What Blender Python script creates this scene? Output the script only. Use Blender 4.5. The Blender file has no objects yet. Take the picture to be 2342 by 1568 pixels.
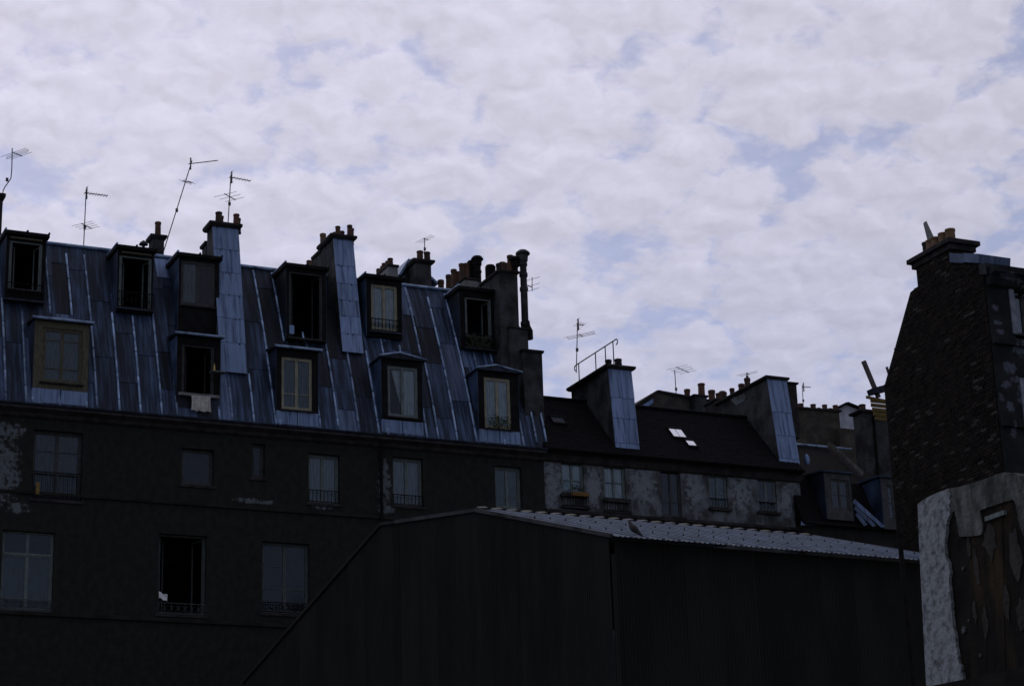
import bpy, math, random
from mathutils import Vector as V, Matrix
random.seed(11)
sc = bpy.context.scene
COL = sc.collection

# ------------------------------------------------------------------ camera
# The street runs along world X (to the right and slightly away), Y goes away from
# the camera behind the facades, Z is up.  The camera stands on the ground, tilted up.
FPX, CX, CY = 4914.0, 1171.0, 784.0
UPc = V((-.0305, -.9517, .3057)).normalized()
DXc = V((.911, .099, .400)); DXc = (DXc - UPc * DXc.dot(UPc)).normalized()
BYc = V((-.411, .291, .864)); BYc = (BYc - UPc * BYc.dot(UPc) - DXc * BYc.dot(DXc)).normalized()
RT = V((DXc.x, BYc.x, UPc.x)); DN = V((DXc.y, BYc.y, UPc.y)); FW = V((DXc.z, BYc.z, UPc.z))
EYE = V((0, 0, 1.6))
cam = bpy.data.cameras.new('camera'); camo = bpy.data.objects.new('camera', cam); COL.objects.link(camo)
cam.sensor_fit = 'HORIZONTAL'; cam.sensor_width = 36; cam.lens = 36 * FPX / 2342
cam.clip_start = .1; cam.clip_end = 3000
camo.matrix_world = Matrix.Translation(EYE) @ Matrix(((RT.x, -DN.x, -FW.x), (RT.y, -DN.y, -FW.y), (RT.z, -DN.z, -FW.z))).to_4x4()
sc.camera = camo

# ------------------------------------------------------------------ sky, sun, exposure
SUN_EL, SUN_AZ = math.radians(45), math.radians(4)      # azimuth from +Y towards +X
SUND = V((math.cos(SUN_EL) * math.sin(SUN_AZ), math.cos(SUN_EL) * math.cos(SUN_AZ), math.sin(SUN_EL)))
sc.view_settings.view_transform = 'Standard'; sc.view_settings.look = 'None'
sc.view_settings.exposure = 0; sc.view_settings.gamma = 1
w = bpy.data.worlds.new('World'); sc.world = w; w.use_nodes = True
nt = w.node_tree; N = nt.nodes; L = nt.links; N.clear()
def nd(t, **k):
    n = N.new(t)
    for a, b in k.items(): setattr(n, a, b)
    return n
def mth(op, a, b=None, c=None, clamp=False):
    n = N.new('ShaderNodeMath'); n.operation = op; n.use_clamp = clamp
    for i, x in enumerate((a, b, c)):
        if x is None: continue
        if isinstance(x, (int, float)): n.inputs[i].default_value = x
        else: L.new(x, n.inputs[i])
    return n.outputs[0]
tc = nd('ShaderNodeTexCoord'); sep = nd('ShaderNodeSeparateXYZ'); L.new(tc.outputs['Generated'], sep.inputs[0])
zz = mth('ADD', mth('MAXIMUM', sep.outputs[2], 0.0), 0.30)
cmb = nd('ShaderNodeCombineXYZ')
L.new(mth('DIVIDE', sep.outputs[0], zz), cmb.inputs[0]); L.new(mth('DIVIDE', sep.outputs[1], zz), cmb.inputs[1])
def noise(scale, detail, rough, dist, off, lac=2.0):
    mp = nd('ShaderNodeMapping'); mp.inputs['Location'].default_value = off; L.new(cmb.outputs[0], mp.inputs[0])
    n = nd('ShaderNodeTexNoise', noise_dimensions='2D'); n.inputs['Scale'].default_value = scale; n.inputs['Detail'].default_value = detail
    n.inputs['Roughness'].default_value = rough; n.inputs['Distortion'].default_value = dist; n.inputs['Lacunarity'].default_value = lac
    L.new(mp.outputs[0], n.inputs[0]); return n.outputs[0]
big = noise(5.0, 3, .5, .3, (7.3, 2.2, 0)); fine = noise(40, 4, .62, .0, (1.3, 9.2, 0)); mid = noise(13, 4, .55, .1, (4.4, .6, 0))
wob = nd('ShaderNodeTexNoise', noise_dimensions='2D'); wob.inputs['Scale'].default_value = 26; wob.inputs['Detail'].default_value = 3; L.new(cmb.outputs[0], wob.inputs[0])
wsc = nd('ShaderNodeVectorMath', operation='MULTIPLY_ADD'); L.new(wob.outputs['Color'], wsc.inputs[0]); wsc.inputs[1].default_value = (.035, .035, 0); L.new(cmb.outputs[0], wsc.inputs[2])
def cells(scale, detail, off=(0, 0, 0)):
    mp = nd('ShaderNodeVectorMath', operation='ADD'); L.new(wsc.outputs[0], mp.inputs[0]); mp.inputs[1].default_value = off
    v = nd('ShaderNodeTexVoronoi', feature='F1', voronoi_dimensions='2D', normalize=True); v.inputs['Scale'].default_value = scale; v.inputs['Detail'].default_value = detail; v.inputs['Roughness'].default_value = .42; v.inputs['Lacunarity'].default_value = 2.3
    L.new(mp.outputs[0], v.inputs['Vector']); return mth('SUBTRACT', 1.0, v.outputs['Distance'])
c1 = cells(17, 2.8); c1s = cells(17, 2.8, (.0, .011, 0))
dens = mth('ADD', mth('MULTIPLY', c1, .95), mth('ADD', mth('MULTIPLY', big, .30), mth('ADD', mth('MULTIPLY', fine, .20), mth('MULTIPLY', mid, .16))))
mr = nd('ShaderNodeMapRange', interpolation_type='SMOOTHSTEP'); L.new(dens, mr.inputs[0])
mr.inputs[1].default_value = .79; mr.inputs[2].default_value = .985
thin = nd('ShaderNodeMapRange', interpolation_type='SMOOTHSTEP'); L.new(sep.outputs[2], thin.inputs[0])       # the layer thins out towards the horizon
thin.inputs[1].default_value = .14; thin.inputs[2].default_value = .42; thin.inputs[3].default_value = .52; thin.inputs[4].default_value = 1.0
cover = mth('MULTIPLY', mth('MULTIPLY_ADD', mr.outputs[0], .60, .38), thin.outputs[0])
puff = c1
# brightness falls away from the veiled sun
dp = nd('ShaderNodeVectorMath', operation='DOT_PRODUCT'); L.new(tc.outputs['Generated'], dp.inputs[0]); dp.inputs[1].default_value = SUND
gl = mth('POWER', mth('MULTIPLY_ADD', dp.outputs['Value'], .5, .5, clamp=True), 3.0)
shade = mth('MULTIPLY_ADD', gl, .515, .20)
body = mth('ADD', mth('MULTIPLY_ADD', fine, .16, .92), mth('MULTIPLY', mth('SUBTRACT', c1s, c1), .62))
cl = nd('ShaderNodeVectorMath', operation='SCALE'); cl.inputs[0].default_value = (1.02, 1.0, 1.20)
L.new(mth('MULTIPLY', shade, body), cl.inputs['Scale'])
sky = nd('ShaderNodeTexSky', sky_type='NISHITA', sun_disc=False)
sky.sun_elevation = SUN_EL; sky.sun_rotation = SUN_AZ; sky.air_density = 1.0; sky.dust_density = .5; sky.ozone_density = 5.0
SKY_STRENGTH = .088
skys = nd('ShaderNodeVectorMath', operation='SCALE'); L.new(sky.outputs[0], skys.inputs[0]); skys.inputs['Scale'].default_value = SKY_STRENGTH
mix = nd('ShaderNodeMix', data_type='RGBA'); L.new(cover, mix.inputs[0]); tint = nd('ShaderNodeVectorMath', operation='MULTIPLY'); L.new(skys.outputs[0], tint.inputs[0]); tint.inputs[1].default_value = (1.20, .97, .97); L.new(tint.outputs[0], mix.inputs[6]); L.new(cl.outputs[0], mix.inputs[7])
bg = nd('ShaderNodeBackground'); L.new(mix.outputs[2], bg.inputs[0]); bg.inputs[1].default_value = 1.0
L.new(bg.outputs[0], nd('ShaderNodeOutputWorld').inputs[0])

sl = bpy.data.lights.new('sun', 'SUN'); sl.energy = .5; sl.angle = math.radians(14); sl.color = (1, .93, .82)
so = bpy.data.objects.new('sun', sl); COL.objects.link(so); so.location = (0, 0, 60)
so.rotation_euler = (-SUND).to_track_quat('-Z', 'Y').to_euler()

# ------------------------------------------------------------------ geometry helpers
def ray(px, py): return RT * ((px - CX) / FPX) + DN * ((py - CY) / FPX) + FW
def onY(px, py, Y): r = ray(px, py); return EYE + r * ((Y - EYE.y) / r.y)
def onX(px, py, X): r = ray(px, py); return EYE + r * ((X - EYE.x) / r.x)
def onZ(px, py, Z): r = ray(px, py); return EYE + r * ((Z - EYE.z) / r.z)
def onP(px, py, p, n): r = ray(px, py); return EYE + r * ((p - EYE).dot(n) / r.dot(n))

ORG = {}
class MB:
    def __init__(s): s.v = []; s.f = []
    def hexa(s, p):           # p: bottom 4 ccw, top 4 ccw
        b = len(s.v); s.v += [V(q) for q in p]
        s.f += [tuple(b + i for i in q) for q in ((3, 2, 1, 0), (4, 5, 6, 7), (0, 1, 5, 4), (1, 2, 6, 5), (2, 3, 7, 6), (3, 0, 4, 7))]
        return s
    def box(s, x0, x1, y0, y1, z0, z1):
        return s.hexa([(x0, y0, z0), (x1, y0, z0), (x1, y1, z0), (x0, y1, z0), (x0, y0, z1), (x1, y0, z1), (x1, y1, z1), (x0, y1, z1)])
    def quad(s, a, b, c, d): n = len(s.v); s.v += [V(a), V(b), V(c), V(d)]; s.f.append((n, n + 1, n + 2, n + 3)); return s
    def prism(s, pts, vec):
        n = len(pts); b = len(s.v); vec = V(vec); s.v += [V(p) for p in pts] + [V(p) + vec for p in pts]
        s.f.append(tuple(range(b + n - 1, b - 1, -1))); s.f.append(tuple(range(b + n, b + 2 * n)))
        s.f += [(b + i, b + (i + 1) % n, b + n + (i + 1) % n, b + n + i) for i in range(n)]
        return s
    def tube(s, p0, p1, r0, r1=None, n=8): return s.path([p0, p1], [r0, r0 if r1 is None else r1], n)
    def path(s, pts, rs, n=8, flat=1.0):
        pts = [V(p) for p in pts]
        if not isinstance(rs, (list, tuple)): rs = [rs] * len(pts)
        b = len(s.v); ref = None
        for i, p in enumerate(pts):
            t = (pts[min(i + 1, len(pts) - 1)] - pts[max(i - 1, 0)]).normalized()
            if ref is None: ref = V((0, 0, 1)) if abs(t.z) < .9 else V((1, 0, 0))
            a = t.cross(ref).normalized(); c = a.cross(t).normalized()
            for k in range(n):
                q = 2 * math.pi * k / n
                s.v.append(p + a * (math.cos(q) * rs[i] * flat) + c * (math.sin(q) * rs[i]))
        for i in range(len(pts) - 1):
            for k in range(n):
                s.f.append((b + i * n + k, b + i * n + (k + 1) % n, b + (i + 1) * n + (k + 1) % n, b + (i + 1) * n + k))
        s.f.append(tuple(b + k for k in range(n - 1, -1, -1))); e = b + (len(pts) - 1) * n; s.f.append(tuple(e + k for k in range(n)))
        return s
    def lathe(s, c, prof, n=14):
        b = len(s.v); c = V(c)
        for r, z in prof:
            for k in range(n):
                q = 2 * math.pi * k / n; s.v.append(c + V((math.cos(q) * r, math.sin(q) * r, z)))
        for i in range(len(prof) - 1):
            for k in range(n): s.f.append((b + i * n + k, b + i * n + (k + 1) % n, b + (i + 1) * n + (k + 1) % n, b + (i + 1) * n + k))
        s.f.append(tuple(b + k for k in range(n - 1, -1, -1))); e = b + (len(prof) - 1) * n; s.f.append(tuple(e + k for k in range(n)))
        return s
    def grid(s, fn, nu, nv):
        b = len(s.v)
        for j in range(nv + 1):
            for i in range(nu + 1): s.v.append(V(fn(i / nu, j / nv)))
        for j in range(nv):
            for i in range(nu):
                a = b + j * (nu + 1) + i; s.f.append((a, a + 1, a + nu + 2, a + nu + 1))
        return s
    def build(s, name, mat, parent=None, loc=None, smooth=False, kind=None, label=None, bevel=0):
        org = ORG[parent.name] if parent else V(loc if loc is not None else (0, 0, 0))
        me = bpy.data.meshes.new(name); me.from_pydata([tuple(q - org) for q in s.v], [], s.f); me.update()
        me.materials.append(MAT[mat])
        if smooth:
            for p in me.polygons: p.use_smooth = True
        o = bpy.data.objects.new(name, me); COL.objects.link(o)
        if parent: o.parent = parent
        else: o.location = org
        ORG[o.name] = org
        if kind: o['kind'] = kind
        if label: o['label'] = label
        if bevel:
            m = o.modifiers.new('bevel', 'BEVEL'); m.width = bevel; m.segments = 2; m.limit_method = 'ANGLE'
        return o
def thing(name, label, cat, loc, group=None):
    o = bpy.data.objects.new(name, None); COL.objects.link(o); o.location = loc; o.empty_display_size = .3
    o['label'] = label; o['category'] = cat
    if group: o['group'] = group
    ORG[o.name] = V(loc); return o
def tag(o, label, cat, group=None):
    o['label'] = label; o['category'] = cat
    if group: o['group'] = group
    return o

# ------------------------------------------------------------------ materials
MAT = {}
def mat(name, c1, c2=None, scale=3.0, stretch=(1, 1, 1), rough=.7, metal=0.0, bump=0.0, bscale=None, var=0.0, lo=.35, hi=.65, detail=6, spec=.5,
        spots=None, spotcol=None):
    m = bpy.data.materials.new(name); m.use_nodes = True; t = m.node_tree; n = t.nodes; l = t.links
    bs = n['Principled BSDF']; bs.inputs['Roughness'].default_value = rough; bs.inputs['Metallic'].default_value = metal
    bs.inputs['Specular IOR Level'].default_value = spec
    tcn = n.new('ShaderNodeTexCoord'); mp = n.new('ShaderNodeMapping'); mp.inputs['Scale'].default_value = stretch
    l.new(tcn.outputs['Object'], mp.inputs[0])
    oi = n.new('ShaderNodeObjectInfo')
    if var:
        cb = n.new('ShaderNodeCombineXYZ'); mm = n.new('ShaderNodeMath'); mm.operation = 'MULTIPLY'; mm.inputs[1].default_value = 37.0
        l.new(oi.outputs['Random'], mm.inputs[0]); l.new(mm.outputs[0], cb.inputs[0]); l.new(mm.outputs[0], cb.inputs[2]); l.new(cb.outputs[0], mp.inputs['Location'])
    no = n.new('ShaderNodeTexNoise'); no.inputs['Scale'].default_value = scale; no.inputs['Detail'].default_value = detail; no.inputs['Roughness'].default_value = .6
    l.new(mp.outputs[0], no.inputs[0])
    rp = n.new('ShaderNodeMapRange'); rp.interpolation_type = 'SMOOTHSTEP'; rp.inputs[1].default_value = lo; rp.inputs[2].default_value = hi
    l.new(no.outputs[0], rp.inputs[0])
    mx = n.new('ShaderNodeMix'); mx.data_type = 'RGBA'; mx.inputs[6].default_value = (*c1, 1); mx.inputs[7].default_value = (*(c2 or c1), 1)
    l.new(rp.outputs[0], mx.inputs[0]); out = mx.outputs[2]
    if var:
        vr = n.new('ShaderNodeMapRange'); vr.inputs[3].default_value = 1 - var; vr.inputs[4].default_value = 1 + var; l.new(oi.outputs['Random'], vr.inputs[0])
        sc_ = n.new('ShaderNodeVectorMath'); sc_.operation = 'SCALE'; l.new(out, sc_.inputs[0]); l.new(vr.outputs[0], sc_.inputs['Scale']); out = sc_.outputs[0]
    if spots:               # worn patches with a shape of their own: (x, z, rx, rz) in the thing's own coordinates
        sx = n.new('ShaderNodeSeparateXYZ'); l.new(tcn.outputs['Object'], sx.inputs[0]); acc = None
        def M(op, a, b):
            q = n.new('ShaderNodeMath'); q.operation = op
            for i, x in enumerate((a, b)):
                if isinstance(x, (int, float)): q.inputs[i].default_value = x
                else: l.new(x, q.inputs[i])
            return q.outputs[0]
        for (x, z, rx, rz) in spots:
            d = M('ADD', M('POWER', M('DIVIDE', M('SUBTRACT', sx.outputs[0], x), rx), 2), M('POWER', M('DIVIDE', M('SUBTRACT', sx.outputs[2], z), rz), 2))
            d = M('SUBTRACT', 1.0, d); acc = d if acc is None else M('MAXIMUM', acc, d)
        n2 = n.new('ShaderNodeTexNoise'); n2.inputs['Scale'].default_value = 5.0; n2.inputs['Detail'].default_value = 8; n2.inputs['Roughness'].default_value = .72
        l.new(tcn.outputs['Object'], n2.inputs[0])
        a2 = M('ADD', M('MULTIPLY', M('MAXIMUM', M('MINIMUM', acc, 1.0), -1.0), .15), n2.outputs[0])
        r2 = n.new('ShaderNodeMapRange'); r2.inputs[1].default_value = .545; r2.inputs[2].default_value = .64; l.new(a2, r2.inputs[0])
        gate = n.new('ShaderNodeMapRange'); gate.inputs[1].default_value = -.15; gate.inputs[2].default_value = .1; l.new(acc, gate.inputs[0])
        m3 = n.new('ShaderNodeMix'); m3.data_type = 'RGBA'; l.new(M('MULTIPLY', r2.outputs[0], gate.outputs[0]), m3.inputs[0]); l.new(out, m3.inputs[6]); m3.inputs[7].default_value = (*spotcol, 1)
        out = m3.outputs[2]
    l.new(out, bs.inputs['Base Color'])
    if bump:
        bn = n.new('ShaderNodeTexNoise'); bn.inputs['Scale'].default_value = bscale or scale * 4; bn.inputs['Detail'].default_value = 6; l.new(tcn.outputs['Object'], bn.inputs[0])
        bu = n.new('ShaderNodeBump'); bu.inputs['Strength'].default_value = bump; bu.inputs['Distance'].default_value = .02; l.new(bn.outputs[0], bu.inputs['Height']); l.new(bu.outputs[0], bs.inputs['Normal'])
    MAT[name] = m; return m
mat('zinc', (.0075, .0145, .031), (.056, .098, .188), 1.6, (5, .25, .35), rough=.6, bump=.4, bscale=5, var=.75, lo=.40, hi=.76, spec=.25, detail=10)
mat('zinc_bright', (.032, .056, .115), (.125, .185, .315), 1.5, (6, .25, .30), rough=.55, bump=.35, bscale=5, var=.35, lo=.34, hi=.70, spec=.3, detail=9)
mat('zinc_roll', (.065, .115, .215), (.31, .45, .68), 2.6, (1, .6, .8), rough=.45, var=.3, lo=.32, hi=.62)  # patchy pale tone puts uneven highlights into the roll colour
mat('zinc_stack', (.060, .100, .195), (.185, .275, .47), 1.8, (5.0, .3, .35), rough=.55, bump=.2, bscale=8, var=.14, lo=.30, hi=.58, spec=.35)
mat('zinc_dark', (.007, .010, .018), (.022, .032, .058), 2.4, (2, 2, .6), rough=.65, var=.3, spec=.3)
mat('dormer_black', (.005, .005, .006), (.011, .0115, .013), 3, rough=.85, spec=.15)
mat('soot', (.013, .0135, .013), (.025, .026, .024), 1.3, (1, 1, .8), rough=.95, bump=.35, bscale=9, spec=.2)
mat('stack_plaster', (.020, .021, .023), (.066, .070, .077), 1.5, rough=.92, bump=.5, bscale=8, var=.15, spec=.2, detail=10)
mat('pale_side', (.20, .21, .22), (.13, .135, .14), 2.5, rough=.92, bump=.3)
mat('cap', (.018, .017, .019), (.040, .038, .040), 3, rough=.92, bump=.3, spec=.25)
mat('terracotta', (.050, .026, .018), (.10, .050, .030), 4, rough=.88, var=.35)
mat('terracotta_pale', (.22, .14, .07), (.13, .08, .045), 4, rough=.85, var=.2)
mat('slate', (.006, .006, .0072), (.010, .010, .0118), 6, rough=.97, spec=.08, var=.2)
mat('iron', (.006, .006, .007), (.013, .013, .013), 8, rough=.85, spec=.1)
mat('antenna', (.05, .05, .055), (.09, .09, .1), 8, rough=.5)
mat('glass_dark', (.01, .012, .014), rough=.08)
mat('frame_dark', (.02, .021, .023), (.045, .05, .055), 5, rough=.7)
mat('frame_teal', (.085, .11, .115), (.16, .20, .205), 6, (4, 4, .6), rough=.8)
mat('frame_cream', (.30, .30, .215), (.20, .205, .15), 4, rough=.8)
mat('frame_ochre', (.060, .057, .040), (.10, .095, .066), 5, (3, 3, 1), rough=.85, bump=.2)
mat('curtain', (.42, .47, .53), (.68, .73, .80), 9, (3, 3, .3), rough=.95)
mat('curtain_dim', (.11, .135, .155), (.19, .22, .26), 9, (3, 3, .3), rough=.95)
mat('curtain_dark', (.05, .06, .068), (.085, .10, .115), 9, (3, 3, .3), rough=.95)
mat('curtain_mid', (.22, .255, .30), (.36, .40, .45), 9, (3, 3, .3), rough=.95)
mat('wood_new', (.26, .18, .045), (.14, .095, .026), 5, (1, 6, 6), rough=.8)
mat('wood_grey', (.07, .062, .058), (.13, .115, .105), 5, (5, 5, .5), rough=.85)
mat('wood_brown', (.012, .0115, .0105), (.050, .036, .019), 1.6, (1.5, 1.5, .5), rough=.95, bump=.5, bscale=14, lo=.45, hi=.76, spec=.1, detail=12)
mat('plaster_grimy', (.010, .0098, .0092), (.040, .039, .035), 4.0, (1, 1, .4), rough=.95, bump=.8, bscale=18, lo=.36, hi=.76, detail=14)
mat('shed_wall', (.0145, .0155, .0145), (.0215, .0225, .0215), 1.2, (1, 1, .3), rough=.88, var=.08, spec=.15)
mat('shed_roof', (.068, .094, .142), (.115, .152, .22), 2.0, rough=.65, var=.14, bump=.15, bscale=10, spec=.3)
mat('mortar', (.009, .0085, .0085), (.018, .0165, .015), 6, rough=.95, bump=.3, spec=.15)
mat('brick', (.009, .0078, .0072), (.021, .0168, .014), 3.5, rough=.95, var=.5, bump=.2, bscale=20, spec=.12)
mat('brick_pale', (.034, .029, .022), (.019, .017, .014), 6, rough=.9, var=.4)
mat('render_patch', (.13, .15, .19), (.26, .29, .36), 3, rough=.95, bump=.3)
mat('plaster_old', (.070, .079, .084), (.245, .275, .295), 13.0, (1, 1, .9), rough=.95, bump=1.0, bscale=24, lo=.30, hi=.58, detail=14)
mat('plaster_dirty', (.022, .024, .0235), (.155, .168, .168), 5.0, (1, 1, .4), rough=.95, bump=1.0, bscale=18, lo=.38, hi=.74, detail=14)
mat('rubble', (.006, .006, .006), (.016, .014, .012), 2.6, rough=.95, bump=.6, bscale=8, spec=.15)
mat('laundry', (.55, .55, .52), (.4, .4, .38), 6, rough=.95)
mat('paper', (.75, .78, .8), (.6, .63, .66), 6, rough=.8)
mat('yellow_paint', (.20, .135, .03), (.13, .09, .02), 8, rough=.8)
mat('orange_paint', (.20, .11, .02), (.13, .065, .012), 8, rough=.8)
mat('leaf', (.022, .035, .016), (.04, .06, .025), 8, rough=.8)
mat('pigeon', (.014, .014, .016), (.03, .03, .034), 9, rough=.7)
mat('ground', (.05, .05, .048), (.08, .078, .074), .6, rough=.95, bump=.4)
mat('brass', (.5, .38, .08), rough=.4)
mat('gable_white', (.42, .45, .52), (.30, .33, .40), 2.2, rough=.9)
mat('stone_wall', (.030, .028, .024), (.075, .066, .052), 1.8, rough=.95, bump=.5, bscale=5, lo=.4, hi=.7)
def glass():
    m = bpy.data.materials.new('glass'); m.use_nodes = True; t = m.node_tree; n = t.nodes; l = t.links; n.clear()
    a = n.new('ShaderNodeBsdfTransparent'); a.inputs[0].default_value = (.90, .94, .95, 1); g = n.new('ShaderNodeBsdfGlossy'); g.inputs['Roughness'].default_value = .09; g.inputs[0].default_value = (.55, .58, .62, 1)
    f = n.new('ShaderNodeFresnel'); f.inputs[0].default_value = 1.5; x = n.new('ShaderNodeMixShader'); o = n.new('ShaderNodeOutputMaterial')
    l.new(f.outputs[0], x.inputs[0]); l.new(a.outputs[0], x.inputs[1]); l.new(g.outputs[0], x.inputs[2]); l.new(x.outputs[0], o.inputs[0]); MAT['glass'] = m
    m = bpy.data.materials.new('skylight_glass'); m.use_nodes = True; b = m.node_tree.nodes['Principled BSDF']
    b.inputs['Base Color'].default_value = (.82, .84, .88, 1); b.inputs['Metallic'].default_value = .9; b.inputs['Roughness'].default_value = .12; MAT['skylight_glass'] = m
glass()

# ------------------------------------------------------------------ layout of the row of houses
Y0 = 64.0                                   # facade plane of the long row
ZE = onY(580, 969, Y0).z                    # zinc eave
K0, K1 = .31, .52                           # mansard setback per metre at the foot and at the top
def _H():
    lo, hi = 2.0, 12.0
    for _ in range(50):
        h = (lo + hi) / 2; T = h * (K0 + K1) / 2
        if onY(520, 606, Y0 + T).z > ZE + h: lo = h
        else: hi = h
    return lo
HM = _H(); TM = HM * (K0 + K1) / 2; ZR = ZE + HM; YR = Y0 + TM
def nset(v): return HM * (K0 * v + (K1 - K0) * v * v / 2)
def rpt(X, v, off=0.0):
    k = K0 + (K1 - K0) * v; nrm = V((0, -1, k)).normalized()
    return V((X, Y0 + nset(v), ZE + HM * v)) + nrm * off
def onroof(px, py):
    lo, hi = -.3, 1.4
    for _ in range(50):
        v = (lo + hi) / 2; p = onY(px, py, Y0 + nset(v))
        if p.z > ZE + HM * v: lo = v
        else: hi = v
    return p.x, v
XL = onY(-620, 1100, Y0).x; XR = onY(1243, 1040, Y0).x
print('ZE %.2f ZR %.2f H %.2f T %.2f XL %.2f XR %.2f' % (ZE, ZR, HM, TM, XL, XR))

g = MB(); g.quad((-400, -300, 0), (600, -300, 0), (600, 900, 0), (-400, 900, 0)); go = g.build('ground', 'ground', None, (0, 0, 0)); go['kind'] = 'structure'

def rect(xl, xr, yt, yb, Y):
    ym, xm = (yt + yb) / 2, (xl + xr) / 2
    return onY(xl, ym, Y).x, onY(xr, ym, Y).x, onY(xm, yb, Y).z, onY(xm, yt, Y).z   # X0 X1 Z0 Z1
def wall_holes(mb, x0, x1, z0, z1, y, holes, depth=.22):
    xs = sorted({x0, x1} | {h[0] for h in holes} | {h[1] for h in holes}); zs = sorted({z0, z1} | {h[2] for h in holes} | {h[3] for h in holes})
    xs = [x for x in xs if x0 <= x <= x1]; zs = [z for z in zs if z0 <= z <= z1]
    for i in range(len(xs) - 1):
        for j in range(len(zs) - 1):
            a, b, c, d = xs[i], xs[i + 1], zs[j], zs[j + 1]; mx_, mz = (a + b) / 2, (c + d) / 2
            if any(h[0] < mx_ < h[1] and h[2] < mz < h[3] for h in holes): continue
            mb.quad((a, y, c), (b, y, c), (b, y, d), (a, y, d))
    for (a, b, c, d) in holes:
        e = y + depth
        mb.quad((a, y, c), (a, y, d), (a, e, d), (a, e, c)); mb.quad((b, y, d), (b, y, c), (b, e, c), (b, e, d))
        mb.quad((a, y, c), (a, e, c), (b, e, c), (b, y, c)); mb.quad((a, y, d), (b, y, d), (b, e, d), (a, e, d))
def curtain_mesh(x0, x1, z0, z1, y, amp=.03, waves=5, cut=None):
    mb = MB(); ph = random.random() * 6
    def fn(u, w_):
        xx = x0 + (x1 - x0) * u
        if cut: xx = x0 + (x1 - x0) * (1 - (1 - u) * (1 - cut * (1 - w_) ** 1.0)) if cut > 0 else xx
        return (xx, y + amp * math.sin(u * waves * 6.283 + ph) + amp * .5 * math.sin(u * waves * 14 + ph * 2), z0 + (z1 - z0) * w_)
    return mb.grid(fn, max(10, waves * 8), 4)
def window(parent, X0, X1, Z0, Z1, Y, fm='frame_dark', leaves=2, rows=(), transom=0.0, curt='curtain', opened=False, fw=.06, sw=.05, own=None, sill=None, dropR=False):
    """frame, casements, panes and curtains in the opening; the frame is the part itself for a wall window"""
    mb = MB(); d = .07
    for a in ((X0, X0 + fw, Z0, Z1), (X1 - fw, X1, Z0, Z1), (X0 + fw, X1 - fw, Z1 - fw, Z1), (X0 + fw, X1 - fw, Z0, Z0 + fw)):
        mb.box(a[0], a[1], Y, Y + d, a[2], a[3])
    fr = mb.build(own or 'window_frame', fm, parent, bevel=.006)
    P = fr if own else parent
    if sill: MB().box(X0 - .08, X1 + .08, Y - .20, Y + .04, Z0 - .10, Z0 - .005).build('sill', sill, P, bevel=.01)
    x0, x1, z0, z1 = X0 + fw, X1 - fw, Z0 + fw, Z1 - fw; zt = z1
    if transom:
        zt = z1 - (z1 - z0) * transom; MB().box(x0, x1, Y - .015, Y + d, zt - .035, zt + .035).build('transom_bar', fm, P)
        for k in range(leaves):
            a = x0 + (x1 - x0) * k / leaves; b = x0 + (x1 - x0) * (k + 1) / leaves
            m = MB()
            for q in ((a, a + sw, zt + .035, z1), (b - sw, b, zt + .035, z1)): m.box(q[0] + .003, q[1] - .003, Y + .01, Y + d - .005, q[2], q[3])
            m.build('casement', fm, P)
            MB().box(a + sw, b - sw, Y + .035, Y + .041, zt + .035, z1).build('pane', 'glass', P)
        zt -= .035
    if opened:                                   # inward-opened leaves seen edge-on
        wl = (x1 - x0) * .47
        for s, x, an in ((1, x0, 1.15), (-1, x1, 1.32)):
            dx, dy = math.cos(an) * s, math.sin(an); m = MB()
            for o_ in (0.0, wl - sw):
                p_ = V((x + s * .005 + dx * o_, Y + .02 + dy * o_, z0 + .01)); q_ = p_ + V((dx * sw, dy * sw, 0)); t_ = V((-dy, dx * s * s, 0)) * .035
                if s < 0: t_ = -t_
                h_ = V((0, 0, zt - z0 - .02)); m.hexa([p_, q_, q_ - t_, p_ - t_, p_ + h_, q_ + h_, q_ - t_ + h_, p_ - t_ + h_])
            for zz in (z0 + .01, zt - .07):
                p_ = V((x + s * .005 + dx * sw, Y + .025 + dy * sw, zz)); q_ = V((x + s * .005 + dx * (wl - sw), Y + .025 + dy * (wl - sw), zz)); t_ = V((-dy, dx, 0)) * .02; h_ = V((0, 0, .06)); m.hexa([p_, q_, q_ + t_, p_ + t_, p_ + h_, q_ + h_, q_ + t_ + h_, p_ + t_ + h_])
            m.build('casement', fm, P)
        return P
    for k in range(leaves):
        a = x0 + (x1 - x0) * k / leaves; b = x0 + (x1 - x0) * (k + 1) / leaves; m = MB()
        for q in ((a, a + sw, z0, zt), (b - sw, b, z0, zt), (a + sw, b - sw, zt - sw, zt), (a + sw, b - sw, z0, z0 + sw * 1.5)):
            m.box(q[0] + (.002 if q[0] == a else 0), q[1] - (.002 if q[1] == b else 0), Y + .012, Y + d - .008, q[2], q[3])
        zs = [z0 + sw * 1.5] + [z0 + (zt - z0) * r for r in rows] + [zt - sw]
        for z in zs[1:-1]: m.box(a + sw, b - sw, Y + .018, Y + .052, z - .014, z + .014)
        m.build('casement', fm, P)
        for i in range(len(zs) - 1): MB().box(a + sw, b - sw, Y + .033, Y + .038, zs[i] + (.014 if i else 0), zs[i + 1] - (.014 if i < len(zs) - 2 else 0)).build('pane', 'glass', P)
        if curt and not (dropR == 1 and k == 0) and not (dropR == 2 and k == 1):
            curtain_mesh(a + sw * .4, b - sw * .4, z0 + .03, zt - .02, Y + .085, .014, 4).build('curtain', curt, P, smooth=True)
    return P
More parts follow.
